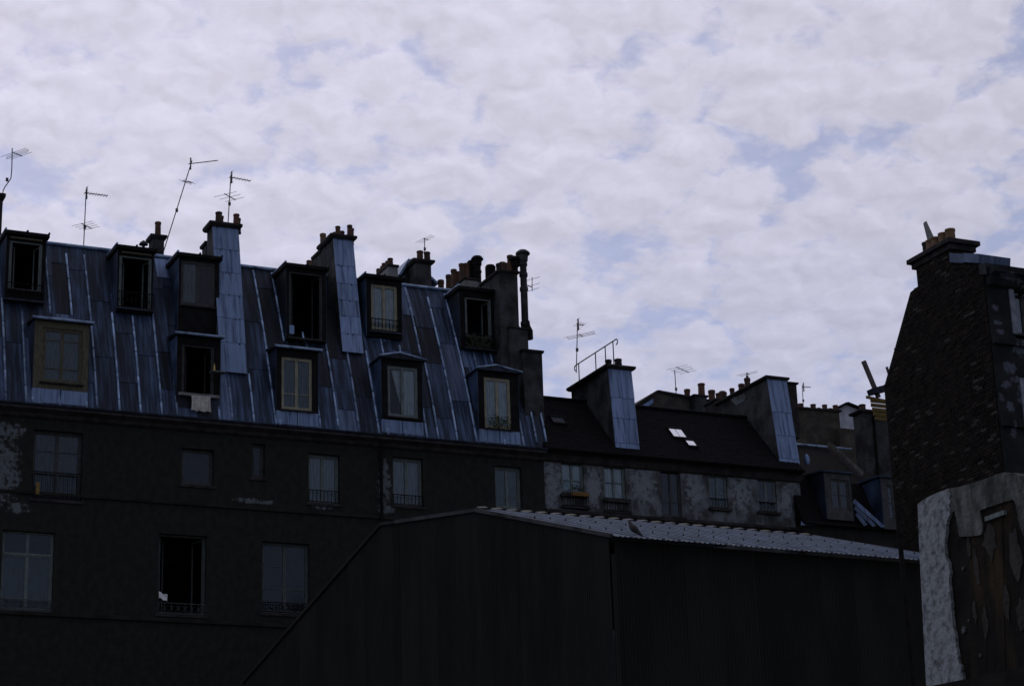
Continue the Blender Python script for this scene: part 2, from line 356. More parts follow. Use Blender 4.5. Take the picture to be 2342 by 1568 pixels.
def railing(parent, X0, X1, Z0, Z1, Y, n=9, ornate=False, mat_='iron', r=.011, name='railing'):
    m = MB()
    for z in (Z0 + .02, Z1): m.box(X0, X1, Y - .014, Y + .014, z - .014, z + .014)
    for i in range(n + 1):
        x = X0 + (X1 - X0) * i / n; m.tube((x, Y, Z0 + .02), (x, Y, Z1), r, n=5)
    if ornate:
        for i in range(n):
            xc = X0 + (X1 - X0) * (i + .5) / n; rr = (X1 - X0) / n * .38; zc = (Z0 + Z1) / 2
            m.path([(xc + rr * math.cos(t * .62), Y, zc + rr * math.sin(t * .62)) for t in range(11)], r * .8, 4)
    return m.build(name, mat_, parent)
def pot(parent, px, yt, Y, zb, r=.12, m='terracotta', cowl=False):
    p = onY(px, yt, Y); h = max(.12, p.z - zb)
    pr = [(r * 1.08, 0), (r, .05), (r * .93, h * .85), (r * 1.06, h * .86), (r * 1.06, h - .015), (r * .86, h), (r * .8, h - .12 if h > .25 else h - .02)]
    mb = MB().lathe((p.x, Y, zb), pr, 14); lx, ly, sr = random.uniform(-.035, .035), random.uniform(-.03, .03), random.uniform(.92, 1.1)
    for q in mb.v: dz = q.z - zb; q.x = p.x + (q.x - p.x) * sr + lx * dz; q.y = Y + (q.y - Y) * sr + ly * dz
    return mb.build('chimney_pot', m, parent, smooth=False)
def mushroom(parent, px, yt, Y, zb, r=.16, m='iron', name='flue_cowl'):
    p = onY(px, yt, Y); h = p.z - zb
    return MB().lathe((p.x, Y, zb), [(r * .9, 0), (r * .9, h - .72), (r * 1.02, h - .70), (r * 1.02, h - .62), (r * .86, h - .6), (r * .86, h - .42), (r * 1.05, h - .40), (r * 1.12, h - .2), (r * .98, h - .19),
                     (r * 1.5, h - .17), (r * 1.52, h - .12), (r * 1.05, h - .03), (r * .3, h)] if h > 1 else
                    [(r * .7, 0), (r * .7, h - .42), (r * .95, h - .40), (r * 1.05, h - .2), (r * .98, h - .19), (r * 1.5, h - .17), (r * 1.52, h - .12), (r * 1.05, h - .03), (r * .3, h)], 16).build(name, m, parent, smooth=False)
def stack(parent, xl, xr, yt, yb, Y, depth, m='stack_plaster', lean=0.0, cap=(.10, .14), capm='cap', name='chimney_stack', capback=0):
    """masonry stack whose front face stands on plane Y at its foot; returns part and (X0,X1,Ztop,Yfront at top)"""
    X0, X1, Z0, _ = rect(xl, xr, yt, yb, Y); Z1 = onY((xl + xr) / 2, yt, Y).z
    for _ in range(4): Z1 = onY((xl + xr) / 2, yt, Y + lean * (Z1 - Z0)).z
    Yt = Y + lean * (Z1 - Z0); ch = cap[1]; zb = Z1 - ch
    st = MB().hexa([(X0, Y, Z0), (X1, Y, Z0), (X1, Y + depth, Z0), (X0, Y + depth, Z0), (X0, Yt, zb), (X1, Yt, zb), (X1, Y + depth, zb), (X0, Y + depth, zb)]).build(name, m, parent, bevel=.012)
    o = cap[0]
    MB().hexa([(X0 - o * .55, Yt - o * .55, zb + .002), (X1 + o * .55, Yt - o * .55, zb + .002), (X1 + o * .55, Y + depth + o * .55, zb + .002), (X0 - o * .55, Y + depth + o * .55, zb + .002),
               (X0 - o, Yt - o, zb + ch * .45), (X1 + o, Yt - o, zb + ch * .45), (X1 + o, Y + depth + o, zb + ch * .45), (X0 - o, Y + depth + o, zb + ch * .45)]).build('cap', capm, st)
    MB().box(X0 - o, X1 + o, Yt - o, Y + depth + o, zb + ch * .45 + .001, Z1).build('cap_slab', capm, st, bevel=.012)
    return st, (X0, X1, Z0, Z1, Y, Yt)
def clad(st, info, rows, depth=0, cols=1, mid=False):
    """overlapping zinc sheets hooked on the front of a stack"""
    X0, X1, Z0, Z1, Y, Yt = info; ztop = Z1 - .15; k = (Yt - Y) / max(.01, (ztop - Z0))
    zs = [ztop + (Z0 - ztop) * r for r in rows]
    for i in range(len(zs) - 1):
        a, b = zs[i + 1], zs[i]
        for c in range(cols):
            xa = X0 - .01 + (X1 - X0 + .02) * c / cols + (.004 if c else 0); xb = X0 - .01 + (X1 - X0 + .02) * (c + 1) / cols - (.004 if c < cols - 1 else 0)
            ya, yb = Y + k * (a - Z0), Y + k * (b - Z0)
            MB().hexa([(xa, ya - .034, a), (xb, ya - .034, a), (xb, ya - .002, a), (xa, ya - .002, a), (xa, yb - .012, b + .04), (xb, yb - .012, b + .04), (xb, yb - .002, b + .04), (xa, yb - .002, b + .04)]).build('zinc_sheet', 'zinc_stack', st, bevel=.004)
        for _ in range(2 if cols == 1 else 0):
            xd = random.uniform(X0 + .08, X1 - .08); za_ = b - random.uniform(.0, .02); MB().box(xd - .012, xd + .012, Y + k * (b - Z0) - .040, Y + k * (b - Z0) - .012, za_ - .05, za_ + .01).build('hook', 'iron', st)
        if mid and cols == 2:
            xm = (X0 + X1) / 2; MB().tube((xm, Y + k * (a - Z0) - .035, a), (xm, Y + k * (b - Z0) - .018, b), .02, n=6).build('roll', 'zinc_stack', st)
# ------------------------------------------------------------------ MAIN HOUSE with the two-storey zinc mansard
main = thing('apartment_house', 'long soot-dark apartment house under a two-storey blue zinc mansard roof', 'house', (XL, Y0, 0))
YB = Y0 + 9.5
ROWA = [(75, 188, 985, 1142), (415, 490, 1026, 1108), (577, 606, 1014, 1092), (706, 777, 1038, 1150), (899, 968, 1046, 1156), (1133, 1194, 1066, 1162)]
ROWB = [(3, 123, 1214, 1396), (362, 472, 1222, 1404), (600, 708, 1240, 1402)]
holes = [rect(*r, Y0) for r in ROWA + ROWB]
zA = ZE - .42
mb = MB(); wall_holes(mb, XL, XR, 0, ZE - .30, Y0, holes, .24)
mb.quad((XL, Y0, 0), (XL, Y0, ZE - .3), (XL, YB, ZE - .3), (XL, YB, 0)); mb.quad((XR, Y0, 0), (XR, YB, 0), (XR, YB, ZE + .5), (XR, Y0, ZE + .0))
mb.quad((XL, YB, 0), (XL, YB, ZR + 1.0), (XR, YB, ZR + 1.0), (XR, YB, 0)); mb.v += []
mb.v += [V((XL, Y0, ZE - .3)), V((XL, YR, ZR)), V((XL, YB, ZR + 1.0)), V((XL, YB, ZE - .3))]; n_0 = len(mb.v); mb.f.append((n_0 - 4, n_0 - 3, n_0 - 2, n_0 - 1))
sp = []
for (px, py, rx, rz) in ((8, 1075, 45, 95), (20, 985, 45, 22), (568, 1143, 40, 8), (880, 1110, 22, 70), (882, 1163, 26, 16), (735, 1160, 30, 6), (40, 1160, 30, 14), (610, 1148, 30, 6), (120, 1135, 14, 7)):
    p = onY(px, py, Y0); sp.append((p.x - XL, p.z, rx / 73, rz / 73))
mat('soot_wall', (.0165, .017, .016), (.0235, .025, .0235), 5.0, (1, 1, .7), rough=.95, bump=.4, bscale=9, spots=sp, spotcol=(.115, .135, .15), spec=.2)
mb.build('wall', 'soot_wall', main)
for n_, px, py, hh, dd in (('string_course', 300, 1139, .10, .06), ('string_course', 300, 1409, .12, .07)):
    z = onY(px, py, Y0).z; MB().box(XL, XR - .01, Y0 - dd, Y0 - .002, z - hh, z).build(n_, 'soot', main, bevel=.01)
# cornice and gutter
MB().prism([(XL, Y0 - .003, ZE - .46), (XL, Y0 - .10, ZE - .40), (XL, Y0 - .14, ZE - .30), (XL, Y0 - .30, ZE - .20), (XL, Y0 - .30, ZE - .13), (XL, Y0 - .003, ZE - .13)], (XR - XL, 0, 0)).build('cornice', 'cap', main)
gp = [(XL, Y0 - .21 - .09 * math.cos(t * math.pi / 7), ZE - .03 - .09 * math.sin(t * math.pi / 7)) for t in range(8)]
gp2 = [(XL, Y0 - .21 - .082 * math.cos(t * math.pi / 7), ZE - .03 - .082 * math.sin(t * math.pi / 7)) for t in range(7, -1, -1)]
MB().prism(gp + gp2, (XR - XL + .05, 0, 0)).build('gutter', 'zinc_dark', main)
# downpipe
px0 = onY(870, 1100, Y0).x
dpz = onY(870, 1003, Y0).z
MB().path([(px0, Y0 - .21, ZE - .1), (px0, Y0 - .20, ZE - .28), (px0, Y0 - .09, ZE - .75), (px0, Y0 - .09, 1.0)], .055, 10).build('downpipe', 'iron', main)
# windows in the wall
specA = [dict(fm='frame_dark', rows=(.38, .72), curt='curtain_dark'), dict(fm='frame_dark', leaves=1, curt=None), dict(fm='frame_dark', leaves=1, curt=None),
         dict(fm='frame_teal', rows=(), curt='curtain_mid'), dict(fm='frame_teal', rows=(), curt='curtain_mid'), dict(fm='frame_teal', rows=(.3,), curt='curtain_dim')]
mat('frame_dim', (.045, .060, .062), (.085, .105, .105), 6, (4, 4, .6), rough=.85)  # darker copy of the teal frame colour, for lower-row windows
specB = [dict(fm='frame_teal', rows=(.2,), transom=.27, curt='curtain_dark'), dict(fm='frame_dim', opened=True), dict(fm='frame_dim', rows=(.35, .68), curt=None)]
wparts = []
for r, s_ in zip(ROWA + ROWB, specA + specB):
    X0, X1, Z0, Z1 = rect(*r, Y0); wparts.append((window(main, X0, X1, Z0, Z1, Y0 + .16, own='window', fw=.05, sill='cap', **s_), X0, X1, Z0, Z1))
for i, n_, h in ((0, 11, .85), (3, 8, .42), (4, 8, .36)):
    q = wparts[i]; railing(q[0], q[1] + .02, q[2] - .02, q[3] + .02, q[3] + h, Y0 + .02, n_)
for i in (6, 7, 8):
    q = wparts[i]; railing(q[0], q[1] + .01, q[2] - .01, q[3] + .02, q[3] + .34, Y0 + .02, 7, ornate=True, mat_='frame_dark' if i != 8 else 'iron', r=.013)

# --- mansard deck, seams and sheets
XE = onroof(1251, 1012)[0]                      # the roof runs a little over the party wall
NV = 10
def DB(box, proud=.14):
    xl, xr, yt, yb = box; _, v = onroof((xl + xr) / 2, yb); Yf = Y0 + nset(v) - proud; return rect(xl, xr, yt, yb, Yf) + (Yf,)
DBOX = dict(U1=(13, 103, 541, 690), U2=(268, 350, 574, 716), U3=(408, 500, 592, 760), U4=(655, 745, 616, 780), U5=(838, 918, 640, 772), U6=(1052, 1132, 668, 800),
            L1=(77, 203, 736, 892), L2=(404, 503, 770, 906), L3=(632, 727, 800, 942), L4=(872, 966, 822, 962), L5=(1094, 1186, 850, 984))
CUT = []
for k_, b_ in DBOX.items():
    X0, X1, Z0, Z1, Yf = DB(b_); CUT.append((X0 + .02, X1 - .02, max(0, (Z0 - ZE) / HM + .01), min(1.0, (Z1 - ZE) / HM - .004)))
def subtract(r, cuts):
    out_ = [r]
    for (a, b, c, d) in cuts:
        nx = []
        for (x0, x1, v0, v1) in out_:
            if b <= x0 or a >= x1 or d <= v0 or c >= v1: nx.append((x0, x1, v0, v1)); continue
            if a > x0: nx.append((x0, a, v0, v1))
            if b < x1: nx.append((b, x1, v0, v1))
            if c > v0: nx.append((max(a, x0), min(b, x1), v0, c))
            if d < v1: nx.append((max(a, x0), min(b, x1), d, v1))
        out_ = nx
    return out_
deck = MB()
for j in range(NV):
    for (a, b, c, d) in subtract((XL, XE, j / NV, (j + 1) / NV), CUT): deck.quad(rpt(a, c, -.02), rpt(b, c, -.02), rpt(b, d, -.02), rpt(a, d, -.02))
deck.quad((XL, YR - .02, ZR - .02), (XE, YR - .02, ZR - .02), (XE, YB, ZR + 1.0), (XL, YB, ZR + 1.0))
rf = deck.build('mansard_roof', 'zinc_dark', main)
# party wall end of the roof
pw = [rpt(XE - .005, j / NV, -.03) for j in range(NV + 1)] + [V((XE - .005, YB, ZR + .95)), V((XE - .005, YB, ZE - .2)), V((XE - .005, Y0 + .02, ZE - .2))]
MB().prism(pw, (-.30, 0, 0)).build('party_wall', 'stack_plaster', main)
# ridge roll with clips
MB().tube((XL, YR - .03, ZR + .03), (XE, YR - .03, ZR + .03), .055, n=10).build('ridge_roll', 'zinc_roll', rf, smooth=True)
SE = [  # seams: foot pixel, head pixel y, foot pixel y
 (14, 683, 920), (60, 711, 921), (75, 846, 926), (114.5, 574, 718), (164, 582, 722), (222, 585, 941), (198, 846, 935), (274, 716, 943), (322, 722, 946), (370, 711, 951), (405.5, 866, 954),
 (412, 718, 757), (459, 737, 759), (502, 880, 962), (532, 856, 965), (581, 856, 969), (631, 620, 973), (641, 885, 975), (649, 625, 781), (695, 761, 783), (733, 890, 982),
 (774, 752, 984), (822, 802, 989), (867, 803, 993), (888, 895, 996), (876, 775, 809), (916, 791, 808), (962, 659, 816), (1003, 830, 1005), (1046, 681, 1010), (1090, 673, 1013), (977, 912, 1004),
 (1113, 912, 1016), (1198, 933, 1023), (1089, 806, 838), (1126, 810, 833), (1227, 930, 1012), (1249, 936, 1011), (929, 963, 1000), (1155, 992, 1020), (136, 895, 931)]
def vz(X, py, px):  # roof parameter where a seam at X crosses image row py
    lo, hi = -.05, 1.05
    for _ in range(40):
        v = (lo + hi) / 2; q = rpt(X, v) - EYE
        if CY + FPX * q.dot(DN) / q.dot(FW) > py: lo = v
        else: hi = v
    return v
for (px, yt, yb) in SE:
    X = onroof(px, yb)[0]; v0 = max(0.005, vz(X, yb, px)); v1 = min(.985, vz(X, yt, px)); n_ = max(2, int((v1 - v0) * 14))
    Hs = (v1 - v0) * HM; ks = []
    tj = random.uniform(.25, .6)
    ts = {0.0, 1.0} | {i / n_ for i in range(1, n_)}; gro = []
    while tj < Hs - .15: gro.append(tj / Hs); tj += random.uniform(.75, 1.05)
    seq = [(t, .036) for t in ts if all(abs(t - q) * Hs > .05 for q in gro)]
    for q in gro: seq += [(q - .025 / Hs, .036), (q - .020 / Hs, .014), (q + .020 / Hs, .014), (q + .025 / Hs, .036)]
    seq.sort()
    X += random.uniform(-.006, .006)
    m = MB(); m.path([rpt(X, v0 + (v1 - v0) * t, .025) for t, _ in seq], [r for _, r in seq], 8)
    bt = m.build('batten_roll', 'zinc_roll', rf, smooth=True)
# zinc sheets between the long seams
feet = list(range(-614, -64, 50)) + [-64, -14, 14, 60, 98, 140, 182, 222, 274, 322, 370, 404, 452, 500, 532, 581, 631, 686, 733, 774, 822, 867, 888, 932, 977, 1003, 1046, 1090, 1113, 1155, 1198, 1227, 1250]
FX = [onY(p, 920 + .0865 * p, Y0).x for p in feet]; FX[-1] = XE
for i in range(len(FX) - 1):
    a0, b0 = FX[i] + .004, FX[i + 1] - .004; v = 0.0; first = True
    while v < .985:
        dv = random.uniform(.22, .42) if not first else random.uniform(.12, .4); first = False
        v2 = min(1.0, v + dv)
        if 1.0 - v2 < .12: v2 = 1.0
        for (a, b, va, vb) in subtract((a0, b0, v, v2), CUT):
            if b - a < .04 or vb - va < .015: continue
            m = MB(); ns = 3; wb = random.uniform(-.003, .003)
            for j in range(ns):
                t0, t1 = va + (vb - va) * j / ns, va + (vb - va) * (j + 1) / ns
                o0 = .016 - .014 * (j / ns); o1 = .016 - .014 * ((j + 1) / ns)
                m.quad(rpt(a, t0, o0), rpt(b, t0, o0 + wb), rpt(b, t1, o1), rpt(a, t1, o1))
            m.quad(rpt(a, va, -.018), rpt(b, va, -.018), rpt(b, va, .016 + wb), rpt(a, va, .016))
            m.build('zinc_sheet', 'zinc_bright' if random.random() < (.30 if va < .2 else .09) else 'zinc', rf)
        v = v2
# --- dormers
def dormer(box, opening, fm, curt, hood='flat', rows=(), opened=False, apron=None, rail=None, skin='dormer_black', fwid=None, proud=.14, leaves=2, railmat='iron', back=3.2, drop=False):
    xl, xr, yt, yb = box
    _, v = onroof((xl + xr) / 2, yb); Yf = Y0 + nset(v) - proud
    X0, X1, Z0, Z1 = rect(xl, xr, yt, yb, Yf); a, b, c, d = rect(*opening, Yf)
    Yk = Yf + back; m = MB(); t = .015
    wall_holes(m, X0, X1, Z0, Z1, Yf, [(a, b, c, d)], .12)
    dm = m.build('dormer', fm if fwid else skin, main)
    for x, s in ((X0, -1), (X1, 1)):            # cheeks
        q = MB(); q.hexa([(x, Yf - .01, Z0), (x + .02 * s, Yf - .01, Z0), (x + .02 * s, Yk, Z0), (x, Yk, Z0), (x, Yf - .01, Z1), (x + .02 * s, Yf - .01, Z1), (x + .02 * s, Yk, Z1), (x, Yk, Z1)] if s > 0 else
                         [(x - .02, Yf - .01, Z0), (x, Yf - .01, Z0), (x, Yk, Z0), (x - .02, Yk, Z0), (x - .02, Yf - .01, Z1), (x, Yf - .01, Z1), (x, Yk, Z1), (x - .02, Yk, Z1)])
        q.build('cheek', 'zinc', dm)
    if hood == 'flat':
        MB().hexa([(X0 - .09, Yf - .13, Z1 + .003), (X1 + .09, Yf - .13, Z1 + .003), (X1 + .09, Yk, Z1 + .003), (X0 - .09, Yk, Z1 + .003), (X0 - .09, Yf - .13, Z1 + .13), (X1 + .09, Yf - .13, Z1 + .13), (X1 + .09, Yk, Z1 + .15), (X0 - .09, Yk, Z1 + .15)]).build('dormer_roof', skin, dm, bevel=.01)
        nr = max(2, int((X1 - X0) / .6))
        for i in range(nr + 1):
            x = X0 - .07 + (X1 - X0 + .14) * i / nr; MB().tube((x, Yf - .15, Z1 + .15), (x, Yk, Z1 + .17), .035, n=8).build('roll', 'zinc_roll' if i == 0 else 'zinc_dark', dm)
    elif hood == 'lid':                         # low zinc lid sloping back into the mansard
        MB().hexa([(X0 - .10, Yf - .15, Z1 - .02), (X1 + .10, Yf - .15, Z1 - .02), (X1 + .06, Yf + 1.0, Z1 + .16), (X0 - .06, Yf + 1.0, Z1 + .16), (X0 - .10, Yf - .15, Z1 + .04), (X1 + .10, Yf - .15, Z1 + .04), (X1 + .06, Yf + 1.0, Z1 + .24), (X0 - .06, Yf + 1.0, Z1 + .24)]).build('dormer_roof', 'zinc_dark', dm)
        MB().tube((X0 - .11, Yf - .15, Z1 + .03), (X1 + .11, Yf - .15, Z1 + .03), .042, n=10).build('drip_roll', 'zinc_roll', dm, smooth=True)
    else:                                       # shallow pediment
        xm = (X0 + X1) / 2 - (X1 - X0) * .08; zt = Z1 + .17
        MB().prism([(X0 - .1, Yf - .14, Z1 - .02), (X1 + .1, Yf - .14, Z1 - .02), (X1 + .1, Yf - .14, Z1 + .02), (xm, Yf - .14, zt), (X0 - .1, Yf - .14, Z1 + .02)], (0, 1.5, 0)).build('dormer_roof', 'zinc_dark', dm)
        MB().path([(X0 - .11, Yf - .15, Z1 + .03), (xm, Yf - .15, zt + .02), (X1 + .11, Yf - .15, Z1 + .03)], .036, 8).build('drip_roll', 'zinc_roll', dm, smooth=True)
    window(dm, a, b, c, d, Yf + .035, fm=fm, curt=curt, rows=rows, opened=opened, leaves=leaves, fw=.05, sw=.045, dropR=drop)
    MB().box(a - .06, b + .06, Yf - .09, Yf + .03, c - .06, c - .005).build('sill', 'cap', dm, bevel=.008)
    if rail:
        railing(dm, a - .04, b + .04, onY((xl + xr) / 2, rail[1], Yf).z, onY((xl + xr) / 2, rail[0], Yf).z, Yf - .12, rail[2], ornate=rail[3], mat_=railmat)
        MB().box(a - .08, b + .08, Yf - .16, Yf - .02, onY((xl + xr) / 2, rail[1], Yf).z - .06, onY((xl + xr) / 2, rail[1], Yf).z).build('balcony_ledge', 'zinc_dark', dm)
    return dm, (X0, X1, Z0, Z1, Yf, a, b, c, d)
D = {}
D['U1'] = dormer((13, 103, 541, 690), (20, 96, 553, 664), 'frame_teal', None, opened=True, rail=(652, 688, 9, True))
D['U2'] = dormer((268, 350, 574, 716), (272, 347, 587, 708), 'frame_teal', None, opened=True, rail=(672, 708, 8, True))
D['U3'] = dormer((408, 500, 592, 760), (414, 492, 598, 700), 'frame_dark', 'curtain_dim', drop=2)
D['U4'] = dormer((655, 745, 616, 780), (661, 738, 624, 775), 'frame_dark', None, opened=True)
D['U5'] = dormer((838, 918, 640, 772), (849, 909, 652, 756), 'frame_cream', 'curtain', rows=(), rail=(733, 760, 8, True))
D['U6'] = dormer((1052, 1132, 668, 800), (1064, 1124, 682, 772), 'frame_teal', None, opened=True, rail=(768, 798, 8, True))
D['L1'] = dormer((77, 203, 736, 892), (97, 188, 752, 876), 'frame_ochre', 'curtain_dim', hood='lid', rows=(.25, .8), fwid=1, back=1.6)
D['L2'] = dormer((404, 503, 770, 906), (416, 490, 790, 902), 'frame_dark', None, hood='lid', opened=True, back=1.6)
D['L3'] = dormer((632, 727, 800, 942), (644, 714, 818, 938), 'frame_cream', 'curtain_dim', hood='lid', rows=(.3,), back=1.6)
D['L4'] = dormer((872, 966, 822, 962), (887, 956, 838, 954), 'frame_teal', 'curtain', hood='pediment', back=1.6, drop=1)
D['L5'] = dormer((1094, 1186, 850, 984), (1108, 1168, 864, 980), 'frame_cream', 'curtain', hood='pediment', back=1.6)
for k_, (xa_, ya_, xb_, yb_) in (('U1', (24, 541, 97, 552)), ('U2', (279, 575, 347, 585))):
    dm, q = D[k_]; pa, pb_ = onY(xa_, ya_, q[4] - .05), onY(xb_, yb_, q[4] - .05); zz = (pa.z + pb_.z) / 2
    MB().box(pa.x, pb_.x, q[4] - .06, q[4] - .012, zz - .02, zz + .03).build('blind_bar', 'frame_ochre', dm)
# tie-back curtain and notice in the L4 window are parts of that dormer
dm, q = D['L4']; Yf = q[4]
m = MB(); m.grid(lambda u, v: (q[5] + .09 + (.10 + .30 * (1 - v) * 1.0) + u * (.34 - .30 * (1 - v)), Yf + .17 + .012 * math.sin(u * 22), q[7] + .55 + (q[8] - q[7] - .62) * v), 14, 6); m.build('curtain', 'curtain', dm, smooth=True)
# zinc aprons under the lower windows
for k, yb in (('L1', 930), ('L3', 980), ('L4', 1000), ('L5', 1023), ('L2', 958)):
    dm, q = D[k]; zb = ZE + .02; 
    for s0, s1 in ((0, .49), (.51, 1)):
        xa = q[0] + (q[1] - q[0]) * s0; xb = q[0] + (q[1] - q[0]) * s1
        MB().hexa([(xa, q[4] - .035, zb), (xb, q[4] - .035, zb), (xb, q[4] + .1, zb), (xa, q[4] + .1, zb), (xa, q[4] - .02, q[2] - .002), (xb, q[4] - .02, q[2] - .002), (xb, q[4] + .1, q[2] - .002), (xa, q[4] + .1, q[2] - .002)]).build('apron', 'zinc_stack' if k != 'L2' else 'zinc_dark', dm)
xa, va = onroof(359, 634); xb, vb = onroof(394, 634); vt = onroof(375, 594)[1]
MB().hexa([rpt(xa, va, .012), rpt(xb, va, .012), rpt(xb, vt, .006), rpt(xa, vt, .006), rpt(xa, va, .03), rpt(xb, va, .03), rpt(xb, vt, .024), rpt(xa, vt, .024)]).build('zinc_sheet', 'zinc_stack', rf)
# --- chimneys of the main house
XROWS = (0, .17, .335, .50, .665, .835, 1)
def mainstack(xl, xr, yt, yb, depth, **k):
    _, v = onroof((xl + xr) / 2, yb); return stack(main, xl, xr, yt, yb, Y0 + nset(v) - .10, depth, **k)
s1, i1 = mainstack(506, 566, 513, 852, 1.75, lean=.20, cap=(.13, .17))
clad(s1, i1, (0, .16, .32, .475, .635, .80, 1))
for px, yt, dy in ((500, 485, .25), (504, 494, .8), (540, 490, .25), (544, 499, .8)): pot(s1, px, yt, i1[5] + dy, i1[3], .105)
s1b, i1b = stack(main, 471, 488, 553, 640, i1[5] + .95, .5, cap=(.07, .12))
s2, i2 = mainstack(783, 829, 541, 806, 2.15, lean=.20, cap=(.13, .16))
clad(s2, i2, (0, .24, .40, .545, .685, .84, 1))
for px, yt, dy in ((773, 518, .3), (781, 529, .95), (799, 515, .3), (803, 522, .8), (767, 531, 1.5)): pot(s2, px, yt, i2[5] + dy, i2[3], .095)
s2b, i2b = stack(main, 734, 754, 571, 700, i2[5] + 1.25, .8, cap=(.06, .12)); pot(s2b, 739, 535, i2[5] + 1.6, i2b[3], .10, 'terracotta_pale')
s2c, i2c = stack(main, 728, 746, 598, 680, i2[5] + 2.2, 1.9, cap=(.05, .09), m='pale_side')
for px, yt, dy in ((731, 580, .2), (718, 588, .75), (706, 596, 1.4)): pot(s2c, px, yt, i2[5] + 2.3 + dy, i2c[3], .10)
s0, i0 = stack(main, 348, 375, 537, 640, YR + .9, .5, cap=(.09, .15)); pot(s0, 361.5, 508, YR + 1.15, i0[3], .10, 'terracotta')
p = onY(328, 566, YR + .5)
MB().lathe((p.x, p.y, p.z - .5), [(.05, 0), (.05, .58), (.16, .60), (.12, .68), (.02, .76)], 12).build('roof_vent', 'zinc_dark', main)
# chimney at the far left, cut by the frame
sl0, il0 = stack(main, -40, 3, 440, 640, YR + .6, 1.2, cap=(.08, .2), m='cap')
# party-wall stacks on the right end
s3, i3 = stack(main, 1147, 1189, 619, 960, 64.75, 1.6, cap=(.07, .10)); t3 = i3[3]
for px, yt, dy, r in ((1166, 584, .35, .12), (1155, 602, .8, .115), (1148, 600, 1.15, .12), (1140, 603, 1.45, .12), (1161, 606, .6, .1)): pot(s3, px, yt, 64.75 + dy, t3, r, 'cap' if dy > .9 else 'terracotta')
mushroom(s3, 1177, 586, 65.0, t3, .15); 
p = onY(1121, 600, 66.15); MB().lathe((p.x, 66.15, t3 - .02), [(.07, 0), (.13, .10), (.19, .2), (.19, .62), (.15, .68), (.02, .70)], 12).build('flue_cowl', 'iron', s3)
# tall cast flue pipe
YFP = 64.9; pb = onY(1207, 745, YFP); ptp = onY(1190, 571, YFP)
hh = ptp.z - pb.z
fp = MB().lathe((pb.x - .10, YFP, pb.z), [(.16, 0), (.16, .12), (.125, .14), (.125, hh * .45), (.15, hh * .455), (.15, hh * .50), (.12, hh * .505), (.12, hh * .64), (.15, hh * .645), (.15, hh * .69), (.12, hh * .695), (.12, hh - .62), (.15, hh - .6), (.15, hh - .5), (.13, hh - .48), (.17, hh - .42), (.19, hh - .2), (.17, hh - .19), (.255, hh - .17), (.255, hh - .11), (.15, hh - .02), (.03, hh)], 16).build('flue_pipe', 'stack_plaster', main)
s4, i4 = stack(main, 1168, 1211, 748, 960, 64.62, 1.0, cap=(.04, .08), m='stack_plaster')
pe = V((pb.x - .1, YFP, pb.z)); MB().path([pe + V((0, 0, .15)), pe + V((.02, 0, -.05)), pe + V((.10, -.02, -.22)), pe + V((.12, -.02, -.5))], [.16, .17, .17, .15], 12).build('flue_elbow', 'iron', main)
s5, i5 = stack(main, 1199, 1243, 800, 985, 64.42, .9, cap=(.06, .10), m='stack_plaster')

# ------------------------------------------------------------------ houses seen over the main ridge
rear = thing('rear_house', 'dark rear house with small gabled top and chimneys peeping over the zinc ridge', 'house', (onY(930, 700, 76).x, 76, 0))
YQ = 76.0
X0, X1, Z0, Z1 = rect(913, 1000, 648, 760, YQ)
xa = onY(912, 634, YQ); xt = onY(934, 598, YQ); xb = onY(996, 655, YQ); xm_ = onY(951, 613, YQ)
MB().prism([(xa.x + .1, YQ, 0), (xb.x - .1, YQ, 0), (xb.x - .1, YQ, xb.z - .1), (xt.x, YQ, xt.z - .1), (xa.x + .1, YQ, xa.z - .06)], (0, 6, 0)).build('wall', 'stack_plaster', rear)
for (p_, q_) in ((xa, xt), (xt, xb)):
    dd = (q_ - p_).normalized(); nn = V((-dd.z, 0, dd.x)) * .09
    MB().prism([p_ + V((0, -.25, 0)), q_ + V((0, -.25, 0)), q_ + V((0, -.25, 0)) + nn, p_ + V((0, -.25, 0)) + nn], (0, 6.5, 0)).build('roof_slope', 'zinc_stack', rear)
sr, ir = stack(rear, 951, 987, 594, 700, YQ - .9, .8, cap=(.13, .16)); 
for px, yt in ((960, 574), (977, 577)): pot(sr, px, yt, YQ - .5, ir[3], .125)
lowr = thing('rear_chimney_wall', 'pale-sided chimney wall with a row of pots left of the little gable', 'chimney', (onY(890, 700, 74).x, 74, 0))
def potwall(root, xl, xr, yt, Yf, depth, pots, side='pale_side', r=.11, capm='cap'):
    st, i_ = stack(root, xl, xr, yt, 760, Yf, depth, m=side, cap=(.05, .10), capm=capm)
    for px, y_, dy in pots: pot(st, px, y_, Yf + dy, i_[3], r)
    return st, i_
st, i_ = potwall(lowr, 889, 911, 605, 74, 5.0, [(893, 591, .35), (887, 597, 1.2), (880, 602, 2.1), (874, 609, 3.0), (868, 615, 3.9)])
MB().box(lowr.location.x - 1.2, lowr.location.x + 1.2, 74.2, 78.5, 0, i_[2]).build('wall', 'stack_plaster', lowr)
rw = thing('rear_chimney_wall', 'chimney wall with stepped terracotta pots between the little gable and the capped flues', 'chimney', (onY(1070, 720, 71.5).x, 71.5, 0))
st, i_ = potwall(rw, 1064, 1098, 636, 71.5, 4.6, [(1057, 603, .5), (1066, 603, .5), (1038, 616, 1.5), (1025, 629, 2.5), (1009, 640, 3.7), (1046, 622, 1.5)], r=.12)
mushroom(st, 1091, 585, 71.9, i_[3] - .9, .16); mushroom(st, 1078, 595, 72.3, i_[3], .13)
MB().box(rw.location.x - .9, rw.location.x + .9, 71.7, 76, 0, i_[2]).build('wall', 'stack_plaster', rw)

